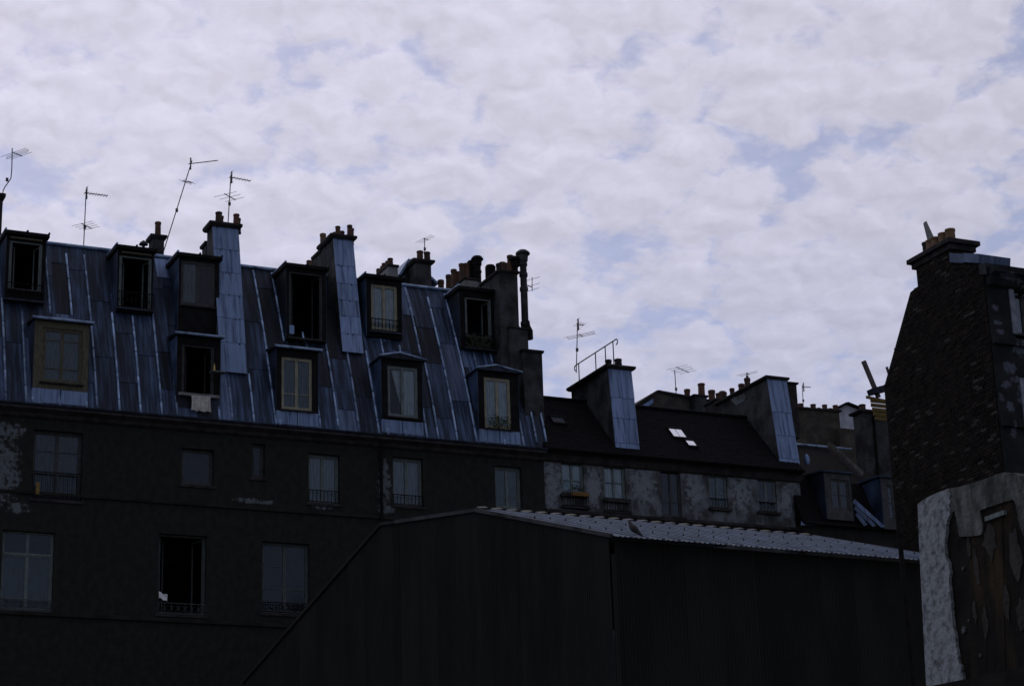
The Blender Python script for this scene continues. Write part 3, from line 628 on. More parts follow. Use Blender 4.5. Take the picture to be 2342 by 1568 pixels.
# ------------------------------------------------------------------ LOW HOUSE
XQ = onY(1832, 1140, Y0 + .12).x; YL = Y0 + .12
low = thing('low_house', 'lower house with pale mottled plaster wall and dark pitched roof', 'house', (XR, YL, 0))
ZL = onY(1540, 1049, YL - .25).z
WL = [(1284, 1335, 1052, 1131), (1381, 1431, 1062, 1143), (1512, 1558, 1070, 1182), (1622, 1664, 1086, 1162), (1733, 1776, 1094, 1170)]
hl = [rect(*r, YL) for r in WL]
sp = []
for (px, py, rx, rz) in ((1262, 1100, 30, 80), (1358, 1110, 26, 62), (1470, 1105, 46, 62), (1587, 1115, 30, 66), (1695, 1125, 34, 60), (1800, 1140, 22, 55)):
    p = onY(px, py, YL); sp.append((p.x - XR, p.z, rx / 70, rz / 70))
mat('low_wall', (.035, .039, .042), (.155, .178, .200), 2.4, (1, 1, .55), rough=.95, bump=.5, bscale=7, lo=.38, hi=.66, detail=9, spots=sp, spotcol=(.18, .21, .24))
mb = MB(); wall_holes(mb, XR + .01, XQ, 0, ZL - .02, YL, hl, .2)
mb.quad((XQ, YL, 0), (XQ, YL + 8, 0), (XQ, YL + 8, ZL), (XQ, YL, ZL)); mb.quad((XR + .01, YL + 8, 0), (XQ, YL + 8, 0), (XQ, YL + 8, ZL), (XR + .01, YL + 8, ZL))
mb.build('wall', 'low_wall', low)
zc = onY(1520, 1185, YL).z; MB().prism([(XR + .02, YL - .003, zc - .2), (XR + .02, YL - .16, zc - .1), (XR + .02, YL - .16, zc), (XR + .02, YL - .003, zc + .03)], (XQ - XR - .04, 0, 0)).build('cornice', 'cap', low)
MB().box(XR + .02, XQ, YL - .05, YL - .003, 0, zc - .21).build('lower_wall', 'stack_plaster', low)
MB().prism([(XR + .02, YL - .003, ZL - .42), (XR + .02, YL - .08, ZL - .36), (XR + .02, YL - .10, ZL - .16), (XR + .02, YL - .24, ZL - .08), (XR + .02, YL - .24, ZL - .02), (XR + .02, YL - .003, ZL - .02)], (XQ - XR, 0, 0)).build('eaves_board', 'cap', low)
HL = 2.55; TL = 2.5                              # roof slope
def lp(X, v, off=0): nrm = V((0, -HL, TL)).normalized(); return V((X, YL - .28 + TL * v, ZL + HL * v)) + nrm * off
lr = MB().hexa([lp(XR + .02, 0, -.1), lp(XQ + .05, 0, -.1), lp(XQ + .05, 1, -.1), lp(XR + .02, 1, -.1), lp(XR + .02, 0), lp(XQ + .05, 0), lp(XQ + .05, 1), lp(XR + .02, 1)]).build('roof', 'slate', low)
MB().quad(lp(XR + .02, 1), lp(XQ + .05, 1), V((XQ + .05, YL + 8, ZL)), V((XR + .02, YL + 8, ZL))).build('rear_slope', 'slate', low)
rows_ = 22; tw = .30                              # slates, joined courses with real overlap
m = MB()
for j in range(rows_):
    v0, v1 = j / rows_, (j + 1) / rows_ + .012; x = XR + .03 + (j % 2) * tw / 2
    while x < XQ - .02:
        xe = min(x + tw - .008, XQ + .04); o = random.uniform(.012, .018)
        m.quad(lp(x, v0, o), lp(xe, v0, o + random.uniform(-.003, .003)), lp(xe, v1, .006), lp(x, v1, .006)); m.quad(lp(x, v0, 0), lp(xe, v0, 0), lp(xe, v0, o), lp(x, v0, o)); x += tw
m.build('slate_courses', 'slate', lr, kind='stuff')
MB().tube(lp(XR + .02, 1, .04), lp(XQ, 1, .04), .07, n=8).build('ridge_cap', 'slate', lr)
m = MB(); gp = [(XR + .02, YL - .33 - .08 * math.cos(t * math.pi / 6), ZL - .02 - .08 * math.sin(t * math.pi / 6)) for t in range(7)]
gp += [(XR + .02, YL - .33 - .072 * math.cos(t * math.pi / 6), ZL - .02 - .072 * math.sin(t * math.pi / 6)) for t in range(6, -1, -1)]
m.prism(gp, (XQ - XR, 0, 0)); m.build('gutter', 'iron', low)
for r, s_ in zip(WL, (dict(fm='frame_teal', rows=(.42, .1), curt='curtain'), dict(fm='frame_teal', rows=(.5,), curt='curtain'), dict(fm='frame_dark', rows=(.3,), curt=None), dict(fm='frame_teal', rows=(.45,), curt='curtain_dim'), dict(fm='frame_teal', rows=(), curt=None))):
    X0, X1, Z0, Z1 = rect(*r, YL); wq = window(low, X0, X1, Z0, Z1, YL + .07, own='window', fw=.045, sw=.04, sill='cap', **s_)
    if r[0] in (1284, 1381):
        railing(wq, X0 - .06, X1 + .10, Z0 - .42, Z0 + .02, YL - .12, 10); MB().box(X0 - .08, X1 + .12, YL - .16, YL - .002, Z0 - .5, Z0 - .43).build('ledge', 'cap', wq)
    if r[0] in (1622, 1733): railing(wq, X0 - .02, X1 + .02, Z0 + .02, Z0 + .36, YL + .03, 6)
def skylight(px, py, wpx, n_, mm='skylight_glass'):
    # pixel of upper left corner -> on slope
    nrm = V((0, -HL, TL)).normalized(); p = onP(px, py, lp(0, 0), nrm); v = (p.z - ZL) / HL; wd = wpx / 66
    fr = MB(); a, b = p.x, p.x + wd; vb = v - (.22 if n_ > 1 else .16)
    for (xa, xb, va, vb_) in ((a, a + .02, vb, v), (b - .02, b, vb, v), (a + .02, b - .02, v - .025, v), (a + .02, b - .02, vb, vb + .02)):
        fr.hexa([lp(xa, va, .012), lp(xb, va, .012), lp(xb, vb_, .012), lp(xa, vb_, .012), lp(xa, va, .09), lp(xb, va, .09), lp(xb, vb_, .09), lp(xa, vb_, .09)])
    f = fr.build('skylight', 'iron', low)
    for k in range(n_):
        xa = a + .022 + (wd - .044) * k / n_ + (.012 if k else 0); xb = a + .022 + (wd - .044) * (k + 1) / n_ - (.012 if k < n_ - 1 else 0)
        MB().hexa([lp(xa, vb + .021, .05), lp(xb, vb + .021, .05), lp(xb, v - .026, .05), lp(xa, v - .026, .05), lp(xa, vb + .021, .06), lp(xb, vb + .021, .06), lp(xb, v - .026, .06), lp(xa, v - .026, .06)]).build('pane', mm, f)
skylight(1522, 978, 40, 2); skylight(1561, 1005, 27, 1); skylight(1253, 952, 36, 1, 'zinc_dark')
# stacks of the low house
sa, ia = stack(low, 1404, 1457, 838, 1026, YL + .05, 3.3, m='stack_plaster', lean=.10, cap=(.14, .14))
clad(sa, ia, (0, .36, .62, .93, 1), cols=2, mid=True)
for px, yt, dy in ((1391, 823, .9), (1414, 821, .35)): pot(sa, px, yt, ia[5] + dy, ia[3], .125, 'cap')
MB().box(ia[0] + .1, ia[0] + .5, ia[5] + 1.7, ia[5] + 2.0, ia[3] + .001, ia[3] + .16).build('cap_block', 'cap', sa, bevel=.02)
sb, ib = stack(low, 1778, 1822, 864, 1068, YL + .05, 4.2, m='stack_plaster', lean=.14, cap=(.10, .12))
clad(sb, ib, (0, .37, .64, .90, 1), cols=2)
for px, yt, dy in ((1730, 880, 2.2), (1708, 864, 2.9), (1694, 878, 3.4)): pot(sb, px, yt, ib[5] + dy, ib[3], .11)
pl_ = [V((ib[0] - .012, q.y, q.z)) for q in (onX(1651, 966, ib[0]), onX(1668, 970, ib[0]), onX(1690, 958, ib[0]), onX(1684, 972, ib[0]), onX(1672, 984, ib[0]), onX(1655, 980, ib[0]))]
MB().prism(pl_, (.014, 0, 0)).build('plaster_patch', 'pale_side', sb)
pl_ = [V((ib[0] - .012, q.y, q.z)) for q in (onX(1668, 912, ib[0]), onX(1700, 900, ib[0]), onX(1712, 908, ib[0]), onX(1700, 918, ib[0]), onX(1684, 926, ib[0]))]
MB().prism(pl_, (.013, 0, 0)).build('plaster_patch', 'low_wall', sb)
for px, yt, dy in ((1742, 872, 1.7), (1675, 888, 3.9)): pot(sb, px, yt, ib[5] + dy, ib[3], .10)
sb3, ib3 = stack(low, 1640, 1662, 912, 990, YL + 4.6, .9, m='stack_plaster', cap=(.06, .09))
for px, yt in ((1643, 899), (1656, 897)): pot(sb3, px, yt, YL + 5.0, ib3[3], .11)
sb2, ib2 = stack(low, 1800, 1826, 874, 1000, YL + 1.4, 1.0, m='cap', cap=(.07, .08))

# guard rail along the top of the low chimney
gr = thing('guard_rail', 'iron hand rail with hooked ends along the top of low chimney', 'railing', (ia[0] + .2, ia[5], ia[3]))
xg = ia[0] + .30; zt_ = onX(1418, 776, xg)
pts = [(1317, 836), (1360, 806), (1386, 792), (1406, 776)]; H_ = []
for px, yt in pts: H_.append(onX(px, yt, xg))
ztop = sum(h.z for h in H_) / len(H_); Ys = [ia[5] + 3.1, ia[5] + 2.15, ia[5] + 1.5, ia[5] + .25]
for px, yt in pts: pass
Ys = [onZ(px, yt, ztop).y for px, yt in pts]; Ys = [max(ia[5] + .1, min(ia[4] + 3.2, y)) for y in Ys]
m = MB(); y0, y1 = Ys[0] + .25, Ys[-1] - .25
hook = lambda y, s: [(xg, y + s * .10 * math.sin(t), ztop - .10 + .10 * math.cos(t)) for t in [i * .45 for i in range(1, 8)]]
m.path(list(reversed(hook(y0, 1))) + [(xg, y0, ztop), (xg, y1, ztop)] + hook(y1, -1), .022, 7); m.build('hand_rail', 'iron', gr)
for y in Ys: MB().tube((xg, y, ia[3] + .001), (xg, y, ztop), .02, n=7).build('post', 'iron', gr)

# ------------------------------------------------------------------ houses behind the low house
bb = thing('gabled_rear_house', 'old brick gable wall with pots behind the low slate roof', 'house', (onY(1550, 950, 73).x, 73, 0))
YB2 = 73.0
gp = [onY(1446, 935, YB2), onY(1503, 897, YB2), onY(1655, 925, YB2)]
MB().prism([(gp[0].x, YB2, 0), (gp[2].x, YB2, 0), gp[2], gp[1], gp[0]], (0, 4, 0)).build('wall', 'stone_wall', bb)
for a, b in ((gp[0], gp[1]), (gp[1], gp[2])):
    dd = (b - a).normalized(); nn = V((-dd.z, 0, dd.x)) * .08; o = V((0, -.1, .002))
    MB().prism([a + o, b + o, b + o + nn, a + o + nn], (0, 4.2, 0)).build('coping', 'cap', bb)
zf = onY(1520, 943, YB2 - 1.4)
MB().hexa([(gp[0].x, YB2 - 2.6, zf.z - .25), (gp[2].x - .6, YB2 - 2.6, zf.z - .25), (gp[2].x - .6, YB2, zf.z + .2), (gp[0].x, YB2, zf.z + .2), (gp[0].x, YB2 - 2.6, zf.z - .18), (gp[2].x - .6, YB2 - 2.6, zf.z - .18), (gp[2].x - .6, YB2, zf.z + .3), (gp[0].x, YB2, zf.z + .3)]).build('lean_to_roof', 'zinc_stack', bb)
MB().box(gp[0].x, gp[2].x - .6, YB2 - 2.4, YB2 - .01, 0, zf.z - .26).build('lean_to_wall', 'stack_plaster', bb)
p = [onY(1458, 944, YB2 - .2), onY(1494, 921, YB2 - .2)]; MB().prism([p[0], p[0] + V((0, 0, .18)), p[1] + V((0, 0, .18)), p[1]], (0, .15, 0)).build('flashing', 'zinc_stack', bb)
sp1, ip1 = stack(bb, 1590, 1618, 903, 960, YB2 - .4, .6, cap=(.08, .08)); pot(sp1, 1603, 877, YB2 - .1, ip1[3], .13)
for px, yt, yb in ((1570, 890, 920), (1627, 892, 926), (1651, 895, 930)):
    q = onY(px, yb, YB2 + .4); pot(bb, px, yt, YB2 + .4, q.z - .3, .13)
pw = thing('far_chimney_wall', 'long low stone wall topped with a row of small chimney pots', 'chimney', (onY(1880, 960, 86).x, 86, 0))
a, b = onY(1815, 934, 86), onY(1919, 942, 86)
MB().prism([(a.x, 86, 0), (b.x, 86, 0), (b.x, 86, b.z), (a.x, 86, a.z)], (0, .6, 0)).build('wall', 'stone_wall', pw)
MB().prism([(a.x - .1, 85.9, a.z + .002), (b.x + .1, 85.9, b.z + .002), (b.x + .1, 85.9, b.z + .1), (a.x - .1, 85.9, a.z + .1)], (0, .8, 0)).build('coping', 'cap', pw)
for k, px in enumerate((1831, 1844, 1859, 1872, 1886, 1898, 1910)):
    pot(pw, px, 923 + k * .6 if k % 2 == 0 else 931 + k * .6, 86.3, a.z + (b.z - a.z) * (px - 1815) / 104 + .05, .14)
b2, b3 = onY(1919, 978, 85.6), onY(1990, 985, 85.6)
MB().prism([(b2.x, 85.6, 0), (b3.x, 85.6, 0), b3, b2], (0, .4, 0)).build('low_wall', 'stone_wall', pw)
wg = thing('white_gable_house', 'small white-grey gable end far behind the row of pots', 'house', (onY(1935, 980, 96).x, 96, 0))
ga = [onY(1904, 942, 96), onY(1935, 925, 96), onY(1968, 938, 96)]
MB().prism([(ga[0].x, 96, 0), (ga[2].x, 96, 0), ga[2], ga[1], ga[0]], (0, 6, 0)).build('wall', 'gable_white', wg)
for p_, q_ in ((ga[0], ga[1]), (ga[1], ga[2])):
    dd = (q_ - p_).normalized(); nn = V((-dd.z, 0, dd.x)) * .12; MB().prism([p_ + V((0, -.2, .002)), q_ + V((0, -.2, .002)), q_ + V((0, -.2, 0)) + nn, p_ + V((0, -.2, 0)) + nn], (0, 6.3, 0)).build('roof_slope', 'slate', wg)

# ------------------------------------------------------------------ small house with the tall zinc-cheeked dormers
YD = 63.6
dh = thing('dormer_house', 'small dark house with two tall zinc-cheeked dormers left of the brick building', 'house', (onY(1930, 1150, YD).x, YD, 0))
XD0, XD1 = onY(1834, 1150, YD).x, onY(2062, 1150, YD).x
zb = onY(1930, 1204, YD).z; MB().box(XD0, XD1, YD, YD + 8, 0, zb).build('wall', 'soot', dh)
ra, rb = onY(1834, 1019, YD + 4.0), onY(1905, 1025, YD + 4.0)
MB().hexa([(XD0, YD - .1, zb + .002), (XD1, YD - .1, zb + .002), (XD1, YD + 8, zb + .002), (XD0, YD + 8, zb + .002), (XD0, YD + .9, zb + 1.9), (XD1, YD + .9, zb + 1.9), (XD1, YD + 4.0, ra.z), (XD0, YD + 4.0, ra.z)]).build('roof', 'slate', dh)
MB().tube((XD0, YD + 3.95, ra.z + .03), (onY(1945, 1020, YD + 4).x, YD + 3.95, ra.z + .03), .045, n=8).build('ridge_roll', 'zinc_roll', dh)
def tall_dormer(xl, xr, yt, yb, Yf, depth, win):
    X0, X1, Z0, Z1 = rect(xl, xr, yt, yb, Yf); m = MB(); o = rect(*win, Yf)
    wall_holes(m, X0, X1, Z0, Z1, Yf, [o], .1); d = m.build('dormer', 'frame_dark', dh)
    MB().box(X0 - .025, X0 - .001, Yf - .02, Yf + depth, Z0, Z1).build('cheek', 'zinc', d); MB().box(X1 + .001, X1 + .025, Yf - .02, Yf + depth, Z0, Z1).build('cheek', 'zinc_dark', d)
    MB().hexa([(X0 - .1, Yf - .1, Z1 + .002), (X1 + .1, Yf - .1, Z1 + .002), (X1 + .1, Yf + depth, Z1 + .12), (X0 - .1, Yf + depth, Z1 + .12), (X0 - .1, Yf - .1, Z1 + .07), (X1 + .1, Yf - .1, Z1 + .07), (X1 + .1, Yf + depth, Z1 + .2), (X0 - .1, Yf + depth, Z1 + .2)]).build('dormer_roof', 'zinc', d)
    window(d, *o, Yf + .03, fm='frame_dark', curt=None, rows=(.5,), fw=.04, sw=.04); return d, (X0, X1, Z0, Z1)
d1, q1 = tall_dormer(1888, 1948, 1082, 1188, YD - .1, 1.7, (1900, 1943, 1096, 1166))
d2, q2 = tall_dormer(2018, 2070, 1094, 1210, YD - .3, 2.2, (2030, 2060, 1110, 1190))
for (x0, x1, y0, y1) in ((1832, 1895, 1178, 1203), ):
    a, b, c = onY(1836, 1180, YD + .4), onY(1870, 1178, YD + .4), onY(1892, 1202, YD - .15); e = onY(1833, 1200, YD - .15)
    MB().prism([e, c, b, a], (0, .05, .03)).build('flashing', 'zinc_bright', dh)
for k in range(3):
    p0 = onY(1952 + k * 3, 1150 + k * 14, YD - .12); p1 = onY(2016 - k * 20, 1206 - k * 2, YD - .35)
    MB().prism([p0, p1, p1 + V((.16, 0, .06)), p0 + V((.10, 0, .14))], (0, .06, .03)).build('flashing', 'zinc_bright', dh)
MB().tube((XD0, YD - .16, zb + .0), (XD1, YD - .16, zb + .0), .06, n=8).build('gutter', 'iron', dh)
# curved chimney-foot scrap and plaster verge
vg0, vg1 = onY(1897, 1022, YD + 3.5), onY(1972, 1086, YD + .6)
MB().prism([vg0, vg1, vg1 + V((.10, 0, .14)), vg0 + V((.04, 0, .22))], (.05, .25, 0)).build('plaster_verge', 'stack_plaster', dh)
pc = onY(1845, 1048, YD + 1.2); MB().lathe(pc + V((0, 0, -.25)), [(.04, 0), (.10, .08), (.11, .2), (.08, .34), (.02, .42)], 12).build('vent_hood', 'zinc_stack', dh, smooth=True)
ts = thing('stout_chimney', 'stout grey chimney block between white gable and yellow boards', 'chimney', (onY(1985, 1000, 66).x, 66, 0))
X0, X1, Z0, _ = rect(1962, 2022, 948, 1100, 66)
st, i_ = stack(ts, 1978, 2044, 940, 1130, 66, .6, cap=(.12, .12)); MB().box(i_[0], i_[1], 66.02, 67.8, 0, i_[2]).build('base', 'stack_plaster', ts)
pot(st, 1972, 925, 66.4, i_[3], .13); MB().tube((i_[0] + .5, 65.96, i_[2]), (i_[0] + .5, 65.96, i_[3] - .2), .05, n=8).build('pipe', 'iron', st)

# ------------------------------------------------------------------ BRICK BUILDING on the right
c0 = onY(2250, 620, 38.2); XB = c0.x; YN = 38.2
bk = thing('brick_building', 'tall blackened brick building with sloping gable edge and pot-topped chimney', 'house', (XB, YN, 0))
def bx(px, py): return onX(px, py, XB)
prof = [bx(2082, 668), bx(2022, 884)]                       # sloping far edge
ytop = bx(2170, 575); 
pA = bx(2099, 655); pB = bx(2088, 598)
poly = [(YN + .02, 0), (prof[1].y + .02, 0), (prof[1].y, prof[1].z), (prof[0].y, prof[0].z), (pA.y, pA.z), (pA.y - .0, bx(2092, 600).z)]
ztopc = bx(2180, 563).z
zroof = bx(2246, 606).z
ynear = bx(2176, 590).y
poly += [(ynear, bx(2172, 560).z), (ynear, bx(2178, 598).z), (YN + .02, zroof)]
Zc = bx(2097, 600).z
m = MB(); m.prism([(XB, y, z) for y, z in poly][::-1], (.35, 0, 0)); side = m.build('side_wall', 'mortar', bk)
# bricks
def inside(y, z):
    r = False; n_ = len(poly); j = n_ - 1
    for i in range(n_):
        yi, zi = poly[i]; yj, zj = poly[j]
        if (zi > z) != (zj > z) and y < (yj - yi) * (z - zi) / (zj - zi) + yi: r = not r
        j = i
    return r
bl, bh, jt = .215, .058, .013
vis0 = bx(2100, 1240).z - .3
cells = []; z = vis0; row = 0
while z < ztopc + .2:
    y = YN + .02 - (row % 2) * bl / 2
    while y < 46:
        y0_, y1_ = max(y, YN + .025), y + bl
        if y1_ - y0_ > .06 and all(inside(a, b) for a in (y0_ + .002, y1_ - .002) for b in (z + .002, z + bh - .002)): cells.append((y0_, y1_, z))
        y += bl + jt
    z += bh + jt; row += 1
print('bricks', len(cells))
full = [c for c in cells if abs(c[1] - c[0] - bl) < .001 and c[2] > bx(2250, 1085).z - .3]
full.sort(key=lambda c: c[0] * 1.0 + random.random() * .5 + abs(c[2] - bx(2250, 850).z) * .06)
near = full[:296]; ns_ = set(near)
bm_ = []
for k in range(8):
    m = MB(); j = lambda: random.uniform(-.004, .004); d_ = .010 + random.random() * .016
    m.hexa([(-d_ + j(), j(), j()), (.03, j(), 0), (.03, bl, 0), (-d_ + j(), bl + j(), j()), (-d_ + j(), j(), bh + j()), (.03, 0, bh), (.03, bl, bh), (-d_ + j(), bl + j(), bh + j())][0:8])
    me = bpy.data.meshes.new('brick'); me.from_pydata([tuple(q) for q in m.v], [], m.f); bm_.append(me)
for me in bm_[:6]: me.materials.append(MAT['brick'])
for me in bm_[6:]: me.materials.append(MAT['brick_pale'])
for c in near:
    me = bm_[random.randrange(6)] if random.random() > .06 else bm_[6 + random.randrange(2)]
    o = bpy.data.objects.new('brick', me); COL.objects.link(o); o.parent = side; o.location = V((XB, c[0], c[2])) - ORG['brick_building']
mA, mP = MB(), MB()
for c in cells:
    if c in ns_: continue
    d_ = .006 + random.random() * .02; t = mP if random.random() < .035 else mA; j = lambda: random.uniform(-.003, .003)
    t.hexa([(XB - d_, c[0] + j(), c[2] + j()), (XB + .03, c[0], c[2]), (XB + .03, c[1], c[2]), (XB - d_, c[1] + j(), c[2] + j()), (XB - d_, c[0] + j(), c[2] + bh + j()), (XB + .03, c[0], c[2] + bh), (XB + .03, c[1], c[2] + bh), (XB - d_, c[1] + j(), c[2] + bh + j())])
mA.build('brick_courses', 'brick', side, kind='stuff'); mP.build('pale_brick_courses', 'brick_pale', side, kind='stuff')
# chimney on the side wall: cap and pots
yc0, yc1 = ynear, pA.y
zc_ = bx(2172, 545).z + .02; zcl = zc_
for nm, o, za, zbb in (('cap', .06, 0, .14), ('cap_slab', .14, .142, .26)):
    MB().box(XB - o, XB + .65 + o, yc0 - o, yc1 + o + .05, zcl - .30 + za, zcl - .30 + zbb).build(nm, 'cap', bk, bevel=.015)
MB().box(XB + .002, XB + .65, yc0 + .004, yc1 - .002, zroof - 2, zcl - .302).build('chimney_stack', 'mortar', bk)
for px, yt, mt in ((2173, 531, 'terracotta_pale'), (2157, 540, 'terracotta_pale'), (2139, 546, 'terracotta_pale'), (2128, 556, 'terracotta_pale'), (2112, 566, 'cap')):
    r_ = onX(px, yt, XB + .3); r_.y = max(yc0 + .15, min(yc1 - .12, r_.y)); p = r_; h = max(.3, p.z - (zcl - .04))
    h = .42
    MB().lathe((XB + .3, p.y, zcl - .042), [(.125, 0), (.12, .05), (.115, h * .85), (.13, h * .86), (.13, h - .01), (.1, h), (.095, h - .2)], 14).build('chimney_pot', mt, bk)
# zinc-capped shoulder and front
for xa_, xb_ in ((2177, 2208), (2208.6, 2243)):
    q4 = [bx(xa_, 600), bx(xb_, 602), bx(xb_ + 1, 581), bx(xa_ - 1, 579)]
    MB().prism([V((XB - .06, q.y, q.z)) for q in q4], (.9, 0, 0)).build('zinc_capping', 'zinc_bright', bk)
MB().hexa([(XB - .05, YN - .16, zroof - .30), (XB + .3, YN - .16, zroof - .30), (XB + .3, YN + .1, zroof - .22), (XB - .05, YN + .1, zroof - .22), (XB - .05, YN - .16, zroof - .02), (XB + .3, YN - .16, zroof - .02), (XB + .3, YN + .1, zroof + .04), (XB - .05, YN + .1, zroof + .04)]).build('gutter_end', 'zinc', bk)
# front facade with window
XF = XB + 7
wr = rect(2322, 2385, 655, 768, YN); wr2 = rect(2350, 2420, 870, 1000, YN)
fr = MB(); wall_holes(fr, XB + .002, XF, 0, zroof - .3, YN, [wr, wr2], .3); fr.quad((XF, YN, 0), (XF, YN + 7, 0), (XF, YN + 7, zroof), (XF, YN, zroof))
sp = []
for (px, py, rx, rz) in ((2275, 703, 16, 10), (2282, 737, 14, 7), (2287, 757, 16, 8), (2330, 797, 22, 26), (2310, 842, 22, 20), (2300, 880, 20, 14), (2325, 868, 22, 10), (2312, 930, 14, 16), (2318, 985, 12, 24), (2300, 640, 38, 10), (2340, 655, 34, 12), (2290, 912, 10, 16), (2335, 905, 12, 30)):
    p = onY(px, py, YN); sp.append((p.x - XB, p.z, rx / 100, rz / 100))
mat('brick_front', (.011, .013, .0145), (.022, .026, .029), 1.6, rough=.95, bump=.4, bscale=8, spots=sp, spotcol=(.085, .10, .13), spec=.2)
fr.build('front_wall', 'brick_front', bk)
for zz_ in (onY(2300, 775, YN).z, onY(2310, 962, YN).z): MB().box(XB + .03, XF, YN - .10, YN - .003, zz_ - .16, zz_).build('string_course', 'brick_front', bk, bevel=.015)
MB().prism([(XB + .03, YN - .003, zroof - .55), (XB + .03, YN - .12, zroof - .5), (XB + .03, YN - .2, zroof - .32), (XB + .03, YN - .35, zroof - .26), (XB + .03, YN - .35, zroof - .12), (XB + .03, YN + .2, zroof - .05), (XB + .03, YN + .2, zroof - .31), (XB + .03, YN - .003, zroof - .31)], (XF - XB - .04, 0, 0)).build('cornice', 'brick_front', bk)
for q in (wr, wr2):
    wd = window(bk, *q, YN + .2, own='window', fm='frame_dark', curt=None, sill='brick_front'); MB().box(q[0] - .14, q[0] - .003, YN - .035, YN + .1, q[2], q[3]).build('jamb', 'render_patch', wd, bevel=.01)
MB().box(XB + .36, XF, YN + 2.4, YN + 2.6, 0, zroof - .2).build('rear_wall', 'brick_front', bk); MB().box(XB + .36, XF, YN + 1.41, YN + 2.6, zroof - .19, zroof - .08).build('flat_roof', 'slate', bk)
MB().hexa([(XB + .3, YN, zroof - .05), (XF, YN, zroof - .05), (XF, YN + 1.4, zroof + .1), (XB + .3, YN + 1.4, zroof + .1), (XB + .3, YN, zroof + .05), (XF, YN, zroof + .05), (XF, YN + 1.4, zroof + .2), (XB + .3, YN + 1.4, zroof + .2)]).build('roof', 'slate', bk)
# pale slat and timber works
p0 = onX(2131, 562, XB + .25); p1 = onX(2114, 510, XB + .25)
MB().hexa([p0 + V((-.02, .07, 0)), p0 + V((.02, .07, 0)), p0 + V((.02, -.16, .04)), p0 + V((-.02, -.16, .04)), p1 + V((-.015, .02, 0)), p1 + V((.015, .02, 0)), p1 + V((.015, -.08, .02)), p1 + V((-.015, -.08, .02))])
m = MB(); m.hexa([p0 + V((-.02, .09, 0)), p0 + V((.02, .09, 0)), p0 + V((.02, -.17, .04)), p0 + V((-.02, -.17, .04)), p1 + V((-.015, .03, 0)), p1 + V((.015, .03, 0)), p1 + V((.015, -.08, .02)), p1 + V((-.015, -.08, .02))])
tag(m.build('wooden_slat', 'pale_side', None, p0), 'pale slat leaning up among the pots of brick chimney', 'slat')
YS = 46.5
def board(px0, py0, px1, py1, Y, wd, th, mt, name, label, cat, group=None):
    a, b = onY(px0, py0, Y), onY(px1, py1, Y); d = (b - a).normalized(); nn = V((-d.z, 0, d.x)) * wd / 2; t = V((0, th, 0))
    m = MB().hexa([a - nn, a - nn + t, a + nn + t, a + nn, b - nn, b - nn + t, b + nn + t, b + nn])
    return tag(m.build(name, mt, None, a, bevel=.004), label, cat, group)
board(1977, 824, 2012, 908, YS, .10, .10, 'wood_grey', 'timber_prop', 'grey timber prop leaning out from the brick building edge', 'beam')
bs_ = thing('board_screen', 'screen of new yellow boards at the edge of brick building', 'boards', (onY(2010, 960, YS + .4).x, YS + .4, 0))
a = onY(2016, 940, YS + .4)
MB().box(a.x + .28, a.x + .36, YS + .46, YS + .56, 0, onY(2016, 905, YS + .5).z).build('post', 'wood_grey', bs_)
for k, (xa, y_) in enumerate(((1992, 915), (1993, 925), (1996, 935), (1999, 945), (2003, 955))):
    p = onY(xa, y_, YS + .4); e = onY(2040, y_ + 2, YS + .4); MB().box(p.x, e.x, YS + .4, YS + .44, p.z - .052, p.z + .050).build('board', 'wood_new', bs_, bevel=.004)
board(1982, 907, 2030, 917, YS, .075, .04, 'wood_new', 'yellow_plank', 'single yellow plank jutting left from the brick building above the board screen', 'plank')
board(1998, 893, 2034, 884, YS - .1, .16, .3, 'zinc_dark', 'zinc_flashing', 'small bent zinc piece at the foot of leaning grey prop', 'flashing')
board(2029, 838, 2036, 860, 44, .05, .05, 'wood_grey', 'timber_stub', 'short timber stub poking past the sloping brick edge', 'beam')

# ------------------------------------------------------------------ CORRUGATED SHED
KS = 42.0
def at(px, py, k): return EYE + ray(px, py) * k
C_ = at(1400, 1224, KS); gd = V((-.158, .988, 0)).normalized(); gn = V((-gd.y, gd.x, 0))     # gable direction, gable normal (towards -X)
P_ap = onP(1090, 1166, C_, gn); P_far = onP(872, 1198, C_, gn); P_bot = onP(556, 1560, C_, gn)
tt = lambda p: (p - C_).dot(gd)
prof_s = [(0, C_.z), (tt(P_ap), P_ap.z), (tt(P_far), P_far.z), (tt(P_bot), P_bot.z)]
sl_ = (prof_s[3][1] - prof_s[2][1]) / (prof_s[3][0] - prof_s[2][0]); prof_s.append((prof_s[3][0] + 6, prof_s[3][1] + 6 * sl_))
print('shed profile', [(round(a, 2), round(b, 2)) for a, b in prof_s], C_)
def top(t):
    for (a, za), (b, zb_) in zip(prof_s, prof_s[1:]):
        if t <= b: return za + (zb_ - za) * (t - a) / (b - a)
    return prof_s[-1][1]
shed = thing('shed', 'big dark corrugated iron shed with shallow ribbed metal roof', 'shed', (C_.x, C_.y, 0))
pw_ = .80; t = .12; tmax = prof_s[-1][0]
while t < tmax - .3:
    t2 = min(t + pw_, tmax); m = MB(); n_ = 44; off = random.uniform(-.004, .004); dzj = random.uniform(-.01, .01)
    for lvl in (0, 1):
        pass
    for i in range(n_):
        a, b = t + (t2 - t) * i / n_, t + (t2 - t) * (i + 1) / n_
        da, db = .012 * math.sin(a * 2 * math.pi / .076), .012 * math.sin(b * 2 * math.pi / .076)
        pa = C_ + gd * a + gn * (da + off); pb_ = C_ + gd * b + gn * (db + off)
        m.quad((pa.x, pa.y, 0), (pb_.x, pb_.y, 0), (pb_.x, pb_.y, top(b) - .06), (pa.x, pa.y, top(a) - .06))
    m.build('wall_sheet', 'shed_wall', shed, smooth=True); t = t2 + .002 if t2 < tmax else tmax
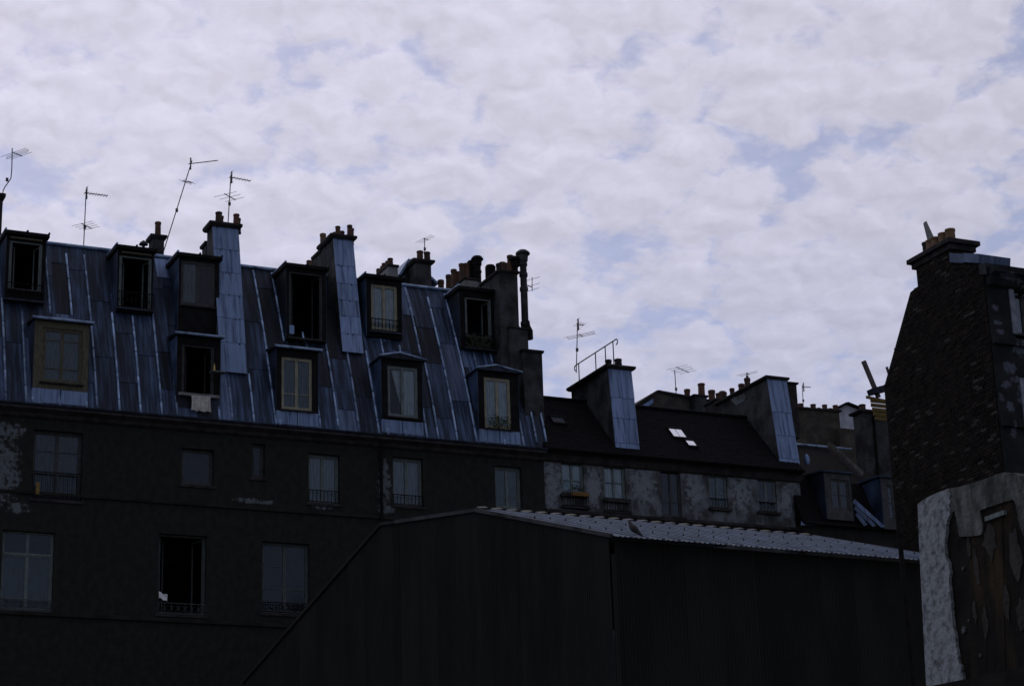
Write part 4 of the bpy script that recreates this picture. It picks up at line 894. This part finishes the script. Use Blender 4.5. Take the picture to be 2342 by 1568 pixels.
# long side wall towards the camera
XE2 = 27.5; x = C_.x + .10; ysd = C_.y + .14
while x < XE2:
    x2 = min(x + .8, XE2); m = MB(); n_ = 40; off = random.uniform(-.004, .004)
    for i in range(n_):
        a, b = x + (x2 - x) * i / n_, x + (x2 - x) * (i + 1) / n_; da, db = .012 * math.sin(a * 82.7), .012 * math.sin(b * 82.7)
        ya, yb_ = ysd + da + off + (a - C_.x) * .026, ysd + db + off + (b - C_.x) * .026
        m.quad((a, ya, 0), (b, yb_, 0), (b, yb_, C_.z - .05), (a, ya, C_.z - .05))
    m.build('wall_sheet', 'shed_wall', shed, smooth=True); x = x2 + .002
MB().box(C_.x + .02, C_.x + .10, C_.y + .05, C_.y + .13, 0, C_.z - .35).build('corner_trim', 'shed_wall', shed)
# roof sheets, every one lapping the next
e0, e1 = C_, P_ap; dv = (e1 - e0); up_n = V((1, 0, 0)).cross(V((0, dv.y, dv.z))).normalized()
if up_n.z < 0: up_n = -up_n
AX = V((.99966, .026, 0)); wS = .36; nS = int((XE2 - C_.x) / wS) + 1
def rs(i, u, w_, h): return e0 + AX * (wS * i + wS * u) + dv * w_ + up_n * h
sheet = MB(); cs = []
cs = [(0, 0), (.10, 0), (.15, .020), (.20, .020), (.25, 0), (.42, 0), (.47, .020), (.52, .020), (.57, 0), (.74, 0), (.79, .020), (.84, .020), (.89, 0), (.95, 0), (.99, .048), (1.09, .052)]
me0 = None
for i in range(nS):
    if me0 is None:
        m = MB()
        for (u0, h0), (u1, h1) in zip(cs, cs[1:]):
            m.quad(rs(0, u0, -.035, h0 + .004), rs(0, u1, -.035, h1 + .004), rs(0, u1, 1.01, h1 + .004), rs(0, u0, 1.01, h0 + .004))
            m.quad(rs(0, u1, -.035, h1), rs(0, u0, -.035, h0), rs(0, u0, 1.01, h0), rs(0, u1, 1.01, h1))
            m.quad(rs(0, u0, -.035, h0), rs(0, u1, -.035, h1), rs(0, u1, -.035, h1 + .004), rs(0, u0, -.035, h0 + .004))
        o = m.build('roof_sheet', 'shed_roof', shed); me0 = o.data
        bm0 = MB().lathe((0, 0, 0), [(.022, 0), (.022, .02), (.012, .022), (.012, .05), (.004, .055)], 6)
        bme = bpy.data.meshes.new('bolt'); bme.from_pydata([tuple(v) for v in bm0.v], [], bm0.f); bme.materials.append(MAT['iron'])
    else:
        o = bpy.data.objects.new('roof_sheet', me0); COL.objects.link(o); o.parent = shed; o.location = AX * (wS * i) + V((0, 0, random.uniform(-.003, .003)))
    for w_ in (.22, .62):
        b = bpy.data.objects.new('bolt', bme); COL.objects.link(b); b.parent = shed; b.location = rs(i, .62, w_, .035) - ORG['shed']
    b = MB().hexa([rs(i, .2, 1.0, .050), rs(i, .75, 1.0, .068), rs(i, .75, 1.03, .078), rs(i, .2, 1.03, .06), rs(i, .2, 1.0, .057), rs(i, .75, 1.0, .077), rs(i, .75, 1.03, .087), rs(i, .2, 1.03, .067)]).build('ridge_clip', 'frame_ochre' if (i * 7) % 11 > 5 else 'zinc_dark', shed)
# upper and rear roof planes
for (a, b), nm in ((((P_ap), (P_far)), 'upper_roof'), ((P_far, P_bot), 'rear_roof')):
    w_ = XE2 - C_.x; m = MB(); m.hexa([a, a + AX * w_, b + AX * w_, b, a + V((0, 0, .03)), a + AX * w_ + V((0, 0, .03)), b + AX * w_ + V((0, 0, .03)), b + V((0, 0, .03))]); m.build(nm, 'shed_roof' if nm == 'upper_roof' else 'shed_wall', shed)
# verge trim along the gable
prev = None
for a, b in ((C_, P_ap), (P_ap, P_far), (P_far, P_bot)):
    dd = (b - a).normalized(); nn = gn.cross(dd).normalized() * .02
    if nn.z < 0: nn = -nn
    o = gn * .05
    MB().hexa([a + o - nn * 2, b + o - nn * 2, b - gn * .02 - nn * 2, a - gn * .02 - nn * 2, a + o + nn * 2, b + o + nn * 2, b - gn * .02 + nn * 2, a - gn * .02 + nn * 2]).build('verge_trim', 'stack_plaster' if b is not P_bot else 'shed_wall', shed)
# pigeon standing on the eave
pg = onP(1452, 1228, e0, up_n); 
base = pg + up_n * .055
def pv(x, z): return base + RT * x + V((0, 0, 1)) * z
m = MB()
m.path([pv(.155, -.035), pv(.12, -.01), pv(.07, .035), pv(.02, .085), pv(-.035, .135), pv(-.066, .175), pv(-.082, .215), pv(-.094, .245), pv(-.106, .262), pv(-.118, .262), pv(-.135, .252)],
       [.010, .020, .040, .066, .072, .055, .036, .030, .028, .018, .003], 12)
for s in (-.02, .02): m.path([pv(.0, .06) + FW * s, pv(.005, .02) + FW * s, pv(.0, -.012) + FW * s, pv(-.03, -.02) + FW * s], [.012, .006, .005, .003], 6)
tag(m.build('pigeon', 'pigeon', None, base, smooth=True), 'dark pigeon standing on the edge of ribbed shed roof', 'bird')
# dark post in front of the roof
pp = at(2062.5, 1280, 33); MB_ = MB().path([(pp.x, pp.y, 0), (pp.x, pp.y, at(2062, 1150, 33).z)], [.042, .040], 10)
tag(MB_.build('iron_post', 'iron', None, (pp.x, pp.y, 0)), 'thin black post crossing in front of the ribbed shed roof', 'post')

# ------------------------------------------------------------------ ruined plaster wall in the foreground
KW = 20.0; w0 = at(2102, 1150, KW); XW = w0.x
rwl = thing('ruined_wall', 'ruined wall end with crumbling pale plaster and brown boards', 'wall', (XW, w0.y, 0))
def wp(px, py, dx=0.0): return onX(px, py, XW + dx)
topl = [(2101, 1152), (2112, 1143), (2128, 1134), (2150, 1124), (2172, 1116), (2196, 1112), (2222, 1104), (2250, 1095), (2280, 1083), (2300, 1079), (2318, 1080), (2345, 1088), (2420, 1098), (2520, 1110)]
PT = [wp(*p) for p in topl]; y_near = PT[-1].y
leftb = [wp(2104, 1240), wp(2110, 1360), wp(2116, 1480), wp(2121, 1580)]; yfar = leftb[-1].y
out = [V((XW, PT[0].y, PT[0].z))] + PT[1:] + [V((XW, y_near, 0)), V((XW, yfar, 0))] + [V((XW, p.y, p.z)) for p in reversed(leftb)]
MB().prism([V((XW + .02, p.y, p.z)) for p in out], (.45, 0, 0)).build('core', 'rubble', rwl)
# plaster coat: ragged outline, 2-3 cm thick
z7 = lambda x, y: ((3100 + x * .527) / 1.58, (1650 + y * .527) / 1.58)
ragged = [z7(*p) for p in ((738, 1600), (735, 1560), (725, 1500), (715, 1440), (700, 1400), (690, 1345), (682, 1280), (672, 1200), (655, 1110), (650, 1020), (640, 930), (632, 840), (640, 780), (625, 715), (608, 680), (603, 600), (612, 520), (612, 470), (625, 420), (640, 395),
          (665, 370), (680, 420), (690, 500), (700, 545), (745, 545), (800, 540), (850, 530), (858, 480), (850, 420), (838, 370), (880, 350), (960, 325), (1070, 290), (1090, 330), (1100, 420), (1138, 540), (1300, 620), (1500, 700))]
def jag(pts, n=4, amp=1.1):
    r = []
    for (a, b), (c, d) in zip(pts, pts[1:]):
        for i in range(n):
            t = i / n; r.append((a + (c - a) * t + (random.uniform(-amp, amp) if i else 0), b + (d - b) * t + (random.uniform(-amp, amp) if i else 0)))
    return r + [pts[-1]]
inner = [wp(*p) for p in jag(ragged)]
outline = [wp(2121.5, 1588)] + [V((XW, p.y - .004, p.z)) for p in reversed(leftb)] + [V((XW, p.y - .003, p.z - .003)) for p in PT] + list(reversed(inner))
def tri_prism(name, pts, dx, mt, parent):
    from mathutils.geometry import tessellate_polygon
    cl = []
    for p in pts:
        if not cl or (p - cl[-1]).length > .002: cl.append(p)
    n_ = len(cl); tris = tessellate_polygon([[V((p.y, p.z, 0)) for p in cl]]); m = MB()
    m.v = [V(p) for p in cl] + [V(p) + V((dx, 0, 0)) for p in cl]
    for a, b, c in tris:
        nn = (cl[b] - cl[a]).cross(cl[c] - cl[a])
        if nn.x > 0: b, c = c, b
        m.f += [(a, b, c), (n_ + a, n_ + c, n_ + b)]
    m.f += [(i_, (i_ + 1) % n_, n_ + (i_ + 1) % n_, n_ + i_) for i_ in range(n_)]
    return m.build(name, mt, parent)
kk = next(i for i, p in enumerate(inner) if (p - wp(*z7(640, 395))).length < .01)       # where the strip meets the top band
tp = PT[4]
strip = [wp(2121.5, 1588)] + [V((XW, p.y - .004, p.z)) for p in reversed(leftb)] + [V((XW, p.y - .003, p.z - .003)) for p in PT[:5]] + [wp(*q) for q in ((2173, 1124), (2177, 1131), (2173, 1138), (2177, 1146), (2173, 1155), (2177, 1164), (2175, 1172))] + list(reversed(inner[:kk + 1]))
band = [V((XW, p.y - .003, p.z - .003)) for p in PT[4:]] + list(reversed(inner[kk + 1:])) + [wp(*q) for q in ((2178, 1164), (2175, 1155), (2179, 1146), (2175, 1138), (2179, 1131), (2175, 1124))]
tri_prism('plaster_coat', [V((XW - .014, p.y, p.z)) for p in strip], .032, 'plaster_old', rwl)
tri_prism('upper_plaster', [V((XW - .008, p.y, p.z)) for p in band], .026, 'plaster_dirty', rwl)
# boards of the blocked opening
xs_ = [2210, 2220, 2230, 2248, 2268, 2290, 2314, 2340, 2370, 2404]
for k, (a, b) in enumerate(zip(xs_, xs_[1:])):
    p = [wp(a + .3, 1140, .0), wp(b - .3, 1132, .0), wp(b + 7.7, 1590, .0), wp(a + 8.3, 1590, .0)]
    d_ = .010 + random.random() * .005; p = [V((XW + d_, q.y, q.z)) for q in p]; MB().prism(p, (.03, 0, 0)).build('board', 'wood_brown', rwl)
a, b = wp(2256, 1187), wp(2300, 1171); MB().hexa([a + V((-.02, 0, -.02)), b + V((-.02, 0, -.02)), b + V((.02, 0, -.02)), a + V((.02, 0, -.02)), a + V((-.02, 0, .02)), b + V((-.02, 0, .02)), b + V((.02, 0, .02)), a + V((.02, 0, .02))]).build('lintel_strip', 'frame_teal', rwl)
for px, py, r in ((2203, 1440, .03), (2202, 1299, .018), (2241, 1498, .015), (2215, 1418, .012), (2186, 1540, .03), (2178, 1525, .02)):
    q = wp(px, py); m = MB(); n_ = 7; m.prism([V((XW - .002, q.y + r * (.6 + random.random() * .6) * math.cos(t * 6.283 / n_), q.z + r * 1.2 * (.6 + random.random() * .6) * math.sin(t * 6.283 / n_))) for t in range(n_)], (.025, 0, 0)); m.build('plaster_scrap', 'plaster_dirty', rwl)
for (px, py, rw_, rh_) in ((2262, 1240, .10, .16), (2232, 1300, .035, .22), (2320, 1260, .10, .28), (2252, 1420, .04, .16), (2300, 1380, .05, .20), (2228, 1400, .03, .12), (2335, 1400, .08, .15), (2215, 1250, .03, .14)):
    q = wp(px, py); n_ = 16; pts_ = []
    for t in range(n_):
        an = t * 6.283 / n_; k_ = .55 + random.random() * .6; pts_.append(V((XW + .004, q.y + rw_ * k_ * math.cos(an), q.z + rh_ * k_ * math.sin(an))))
    tri_prism('plaster_scrap', pts_, .02, 'plaster_grimy', rwl)
a, b = wp(2170, 1562, -.05), wp(2420, 1515, -.05)
MB().hexa([a + V((-.10, .25, -.4)), b + V((-.10, 0, -.4)), b + V((.04, 0, -.4)), a + V((.04, .25, -.4)), a + V((-.10, .25, 0)), b + V((-.10, 0, 0)), b + V((.04, 0, 0)), a + V((.04, .25, 0))]).build('ledge', 'rubble', rwl)

# ------------------------------------------------------------------ aerials
def aerial(base, head, label, parts, Y, rad=.018, bend=None, group='television aerials on the roofs'):
    b = onY(*base, Y); h = onY(*head, Y); t = thing('television_aerial', label, 'aerial', b, group)
    pts = [b] + [onY(*p, Y) for p in (bend or [])] + [h]
    MB().path(pts, rad, 7).build('mast', 'antenna', t)
    for kind, (x0, y0), (x1, y1), n_, ln, tilt in parts:
        p0, p1 = onY(x0, y0, Y), onY(x1, y1, Y)
        if tilt >= 0:                          # level boom: turn it in plan until it falls in the picture as seen
            q1 = onZ(x1, y1, p0.z); c_ = (p0 + q1) / 2; p1 = q1; dY = Y - (p0.y + p1.y) / 2; p0 = p0 + V((0, dY, 0)); p1 = p1 + V((0, dY, 0))
        bo = MB().tube(p0, p1, .016, n=6).build('boom', 'antenna', t); d = (p1 - p0).normalized()
        s = V((d.y, -d.x, 0)).normalized() * 1.0 + V((0, 0, min(0, tilt))); s.normalize()
        for i in range(n_):
            c = p0 + (p1 - p0) * ((i + .2) / max(1, n_ - .6)); l_ = ln * (1 - .25 * i / n_)
            MB().tube(c - s * l_ / 2, c + s * l_ / 2, .0075, n=5).build('element', 'antenna', bo)
        if kind == 'uhf':
            c = p0 + d * .08; MB().box(c.x - .02, c.x + .02, c.y - .02, c.y + .02, c.z - .22, c.z + .22).build('reflector', 'antenna', bo)
            for z in (-.2, .2): MB().tube(c - s * .18 + V((0, 0, z)), c + s * .18 + V((0, 0, z)), .006, n=5).build('element', 'antenna', bo)
        if kind == 'loop':
            c = (p0 + p1) / 2; u = V((0, 0, .05)); l2 = ln * .42
            MB().path([c - s * l2 + u, c + s * l2 + u, c + s * (l2 + .03), c + s * l2 - u, c - s * l2 - u, c - s * (l2 + .03), c - s * l2 + u], .008, 5).build('folded_dipole', 'antenna', bo)
    q = pts[0] + (pts[-1] - pts[0]) * .45; MB().box(q.x - .03, q.x + .05, q.y - .03, q.y + .03, q.z - .06, q.z + .06).build('junction_box', 'antenna', t)
    return t
S8 = .30
aerial((5, 470), (28, 339), 'aerial on a kinked mast at the far left edge', [('loop', (27, 351), (49, 360), 3, 1.2, .28)], YR + .8, bend=[(7, 436), (11, 428), (25, 408), (27, 385)])
aerial((190, 590), (197, 434), 'upright aerial standing alone on left zinc ridge', [('uhf', (193, 441), (246, 448), 9, .30, S8), ('vhf', (183, 515), (207, 527), 4, .85, .28)], YR + .3)
aerial((374, 575), (439, 368), 'aerial on a long mast leaning right from the single-pot chimney', [('uhf', (431, 375), (498, 367), 9, .36, -.5), ('loop', (416, 414), (441, 418), 3, 1.2, -.5)], YR + 1.0)
aerial((521, 520), (528, 400), 'aerial rising from the big zinc chimney between its pots', [('uhf', (524, 406), (572, 415), 7, .26, S8), ('vhf', (509, 448), (535, 462), 3, .95, .28)], i1[5] + .9)
aerial((971, 590), (971, 544), 'small aerial on mast behind the two-pot rear chimney', [('vhf', (967, 546), (979, 549), 3, 1.1, .25)], YQ - .2)
aerial((1318, 852), (1321, 736), 'two-tier aerial behind the hooked hand rail', [('uhf', (1318, 741), (1336, 743), 4, .55, .1), ('loop', (1321, 766), (1331, 771), 3, 1.3, .25)], ia[4] + 2.6)
aerial((1548, 925), (1543, 846), 'aerial with looped dipole above the brick gable wall', [('loop', (1540, 843), (1569, 855), 4, 1.0, .22)], YB2 + .3)
aerial((1709, 870), (1708, 852), 'tiny aerial poking from a pot on the second firewall', [('vhf', (1705, 854), (1712, 857), 2, .9, .28)], ib[5] + 2.9)
aerial((1838, 945), (1835, 880), 'thin aerial over the far row of small pots', [('uhf', (1836, 884), (1856, 884), 6, .32, .1)], 86.3, rad=.02)
# sideways aerial clamped to the flue pipe
q = onY(1218, 655, YFP); t = thing('television_aerial', 'aerial clamped sideways to the tall capped flue pipe', 'aerial', q, 'television aerials on the roofs')
ar = onY(1196, 648, YFP); MB().path([ar, onY(1215, 656, YFP), onY(1218, 657, YFP)], .016, 6).build('bracket', 'antenna', t)
MB().tube(onY(1217, 634, YFP), onY(1217, 665, YFP), .014, n=6).build('boom', 'antenna', t)
for y_, dx in ((638, 18), (652, 18), (663, 16)):
    a_ = onY(1217 - dx, y_ + 5, YFP); b_ = onY(1217 + dx, y_ - 5, YFP); MB().tube(a_, b_, .008, n=5).build('element', 'antenna', t)

# ------------------------------------------------------------------ small things on the sills
_, q = D['L2']; Yf = q[4]
m = MB(); m.box(q[5] - .14, q[6] + .14, Yf - .20, Yf - .10, q[7] - .12, q[7] - .02); tag(m.build('window_box', 'pale_side', None, (q[5], Yf - .15, q[7] - .12), bevel=.01), 'pale narrow sill trough under the window with hanging washing', 'trough')
xa, xb = onY(437, 920, Yf - .22).x, onY(482, 920, Yf - .22).x; za, zb_ = onY(460, 905, Yf - .22).z, onY(460, 940, Yf - .22).z
m = MB(); m.grid(lambda u, v: (xa + (xb - xa) * u + .02 * math.sin(v * 3 + u * 9), Yf - .225 - .025 * math.sin(u * 34) * (1.0 - .5 * v) - .01, zb_ + (za - zb_) * v + (.02 * math.sin(u * 17) if v < .1 else 0)), 40, 6)
tag(m.build('washing', 'laundry', None, (xa, Yf - .22, zb_), smooth=True), 'pale pleated cloth hanging out over the window sill', 'cloth')
_, q = D['L2']; a = onY(481, 849, Yf - .12); b = onY(514, 853, Yf - .12)
sh = tag(MB().box(a.x, b.x, Yf - .28, Yf - .02, a.z - .03, a.z).build('shelf', 'pale_side', None, (a.x, Yf - .2, a.z - .03)), 'small white shelf fixed beside the washing window', 'shelf')
c = onY(490, 848, Yf - .15); tag(MB().lathe((c.x, Yf - .15, a.z + .001), [(.035, 0), (.035, .14), (.014, .2), (.014, .26)], 10).build('bottle', 'brass', None, (c.x, Yf - .15, a.z)), 'tiny brass-coloured bottle standing on the white shelf', 'bottle')
q = wparts[0]; c = onY(86, 1115, Y0 - .04); m = MB().box(c.x - .055, c.x + .055, Y0 - .07, Y0 - .03, onY(86, 1131, Y0).z, onY(86, 1103, Y0).z); tag(m.build('yellow_strip', 'yellow_paint', None, (c.x, Y0, c.z - .2)), 'yellow strip hung on the rail of upper left wall window', 'strip')
q = wparts[7]; c = onY(373, 1362, Y0 - .03); m = MB(); e = .14
m.grid(lambda u, v: (c.x - e + 2 * e * u, Y0 - .03 - .03 * math.sin(u * 4 + v * 3), c.z - .07 + .20 * v - .09 * u + .02 * math.sin(u * 9)), 8, 6); tag(m.build('paper_sheet', 'paper', None, (c.x, Y0 - .03, c.z - .1)), 'crumpled white paper stuck in the open black window', 'paper')
a, b = onY(1305, 1130, YL - .1), onY(1342, 1138, YL - .1)
m = MB().box(a.x, b.x, YL - .30, YL - .15, b.z + .0, a.z + .06); tag(m.build('flower_box', 'orange_paint', None, (a.x, YL - .2, b.z), bevel=.01), 'orange flower box outside the first low-house window', 'flower box')
def plant(x, y, z, w_, h, n_, label, loc):
    m = MB(); m.v.append(V((x, y, z)))
    for k in range(n_):
        c = V((x + random.uniform(-w_, w_), y + random.uniform(-.1, .06), z + random.random() ** 1.5 * h)); d = V((random.uniform(-1, 1), random.uniform(-1, .4), random.uniform(-.2, 1))).normalized() * random.uniform(.04, .1); e_ = d.cross(V((random.random(), random.random(), .3))).normalized() * .02
        b = len(m.v); m.v += [c, c + d * .5 + e_, c + d, c + d * .5 - e_, c + V((.006, 0, 0))]; m.f += [(b, b + 1, b + 2, b + 3), (0, b, b + 4)]
    return tag(m.build('pot_plant', 'leaf', None, loc), label, 'plant')
_, q = D['L5']; xm = (q[5] + q[6]) / 2
plant(xm, q[4] - .12, q[7] - .02, .42, .42, 150, 'bushy dark plant on the sill of rightmost lower dormer', (xm, q[4] - .12, q[7]))
_, q = D['U6']; xm = (q[5] + q[6]) / 2
plant(xm - .1, q[4] - .2, q[7] - .45, .45, .5, 170, 'tangled plant on the balcony of the rightmost upper dormer', (xm, q[4] - .2, q[7] - .4))
p = onY(1321, 1119, YL - .22); plant(p.x, YL - .22, p.z - .05, .24, .2, 60, 'small plant growing in the orange flower box', (p.x, YL - .22, p.z))
_, q = D['U4']; c = onY(668, 755, q[4] - .05); tag(MB().box(c.x - .10, c.x + .06, q[4] - .10, q[4] - .05, c.z - .14, c.z + .16).build('white_cloth', 'zinc_stack', None, (c.x, q[4] - .08, c.z - .14)), 'pale rag hung on the left jamb of a dark upper dormer', 'cloth')
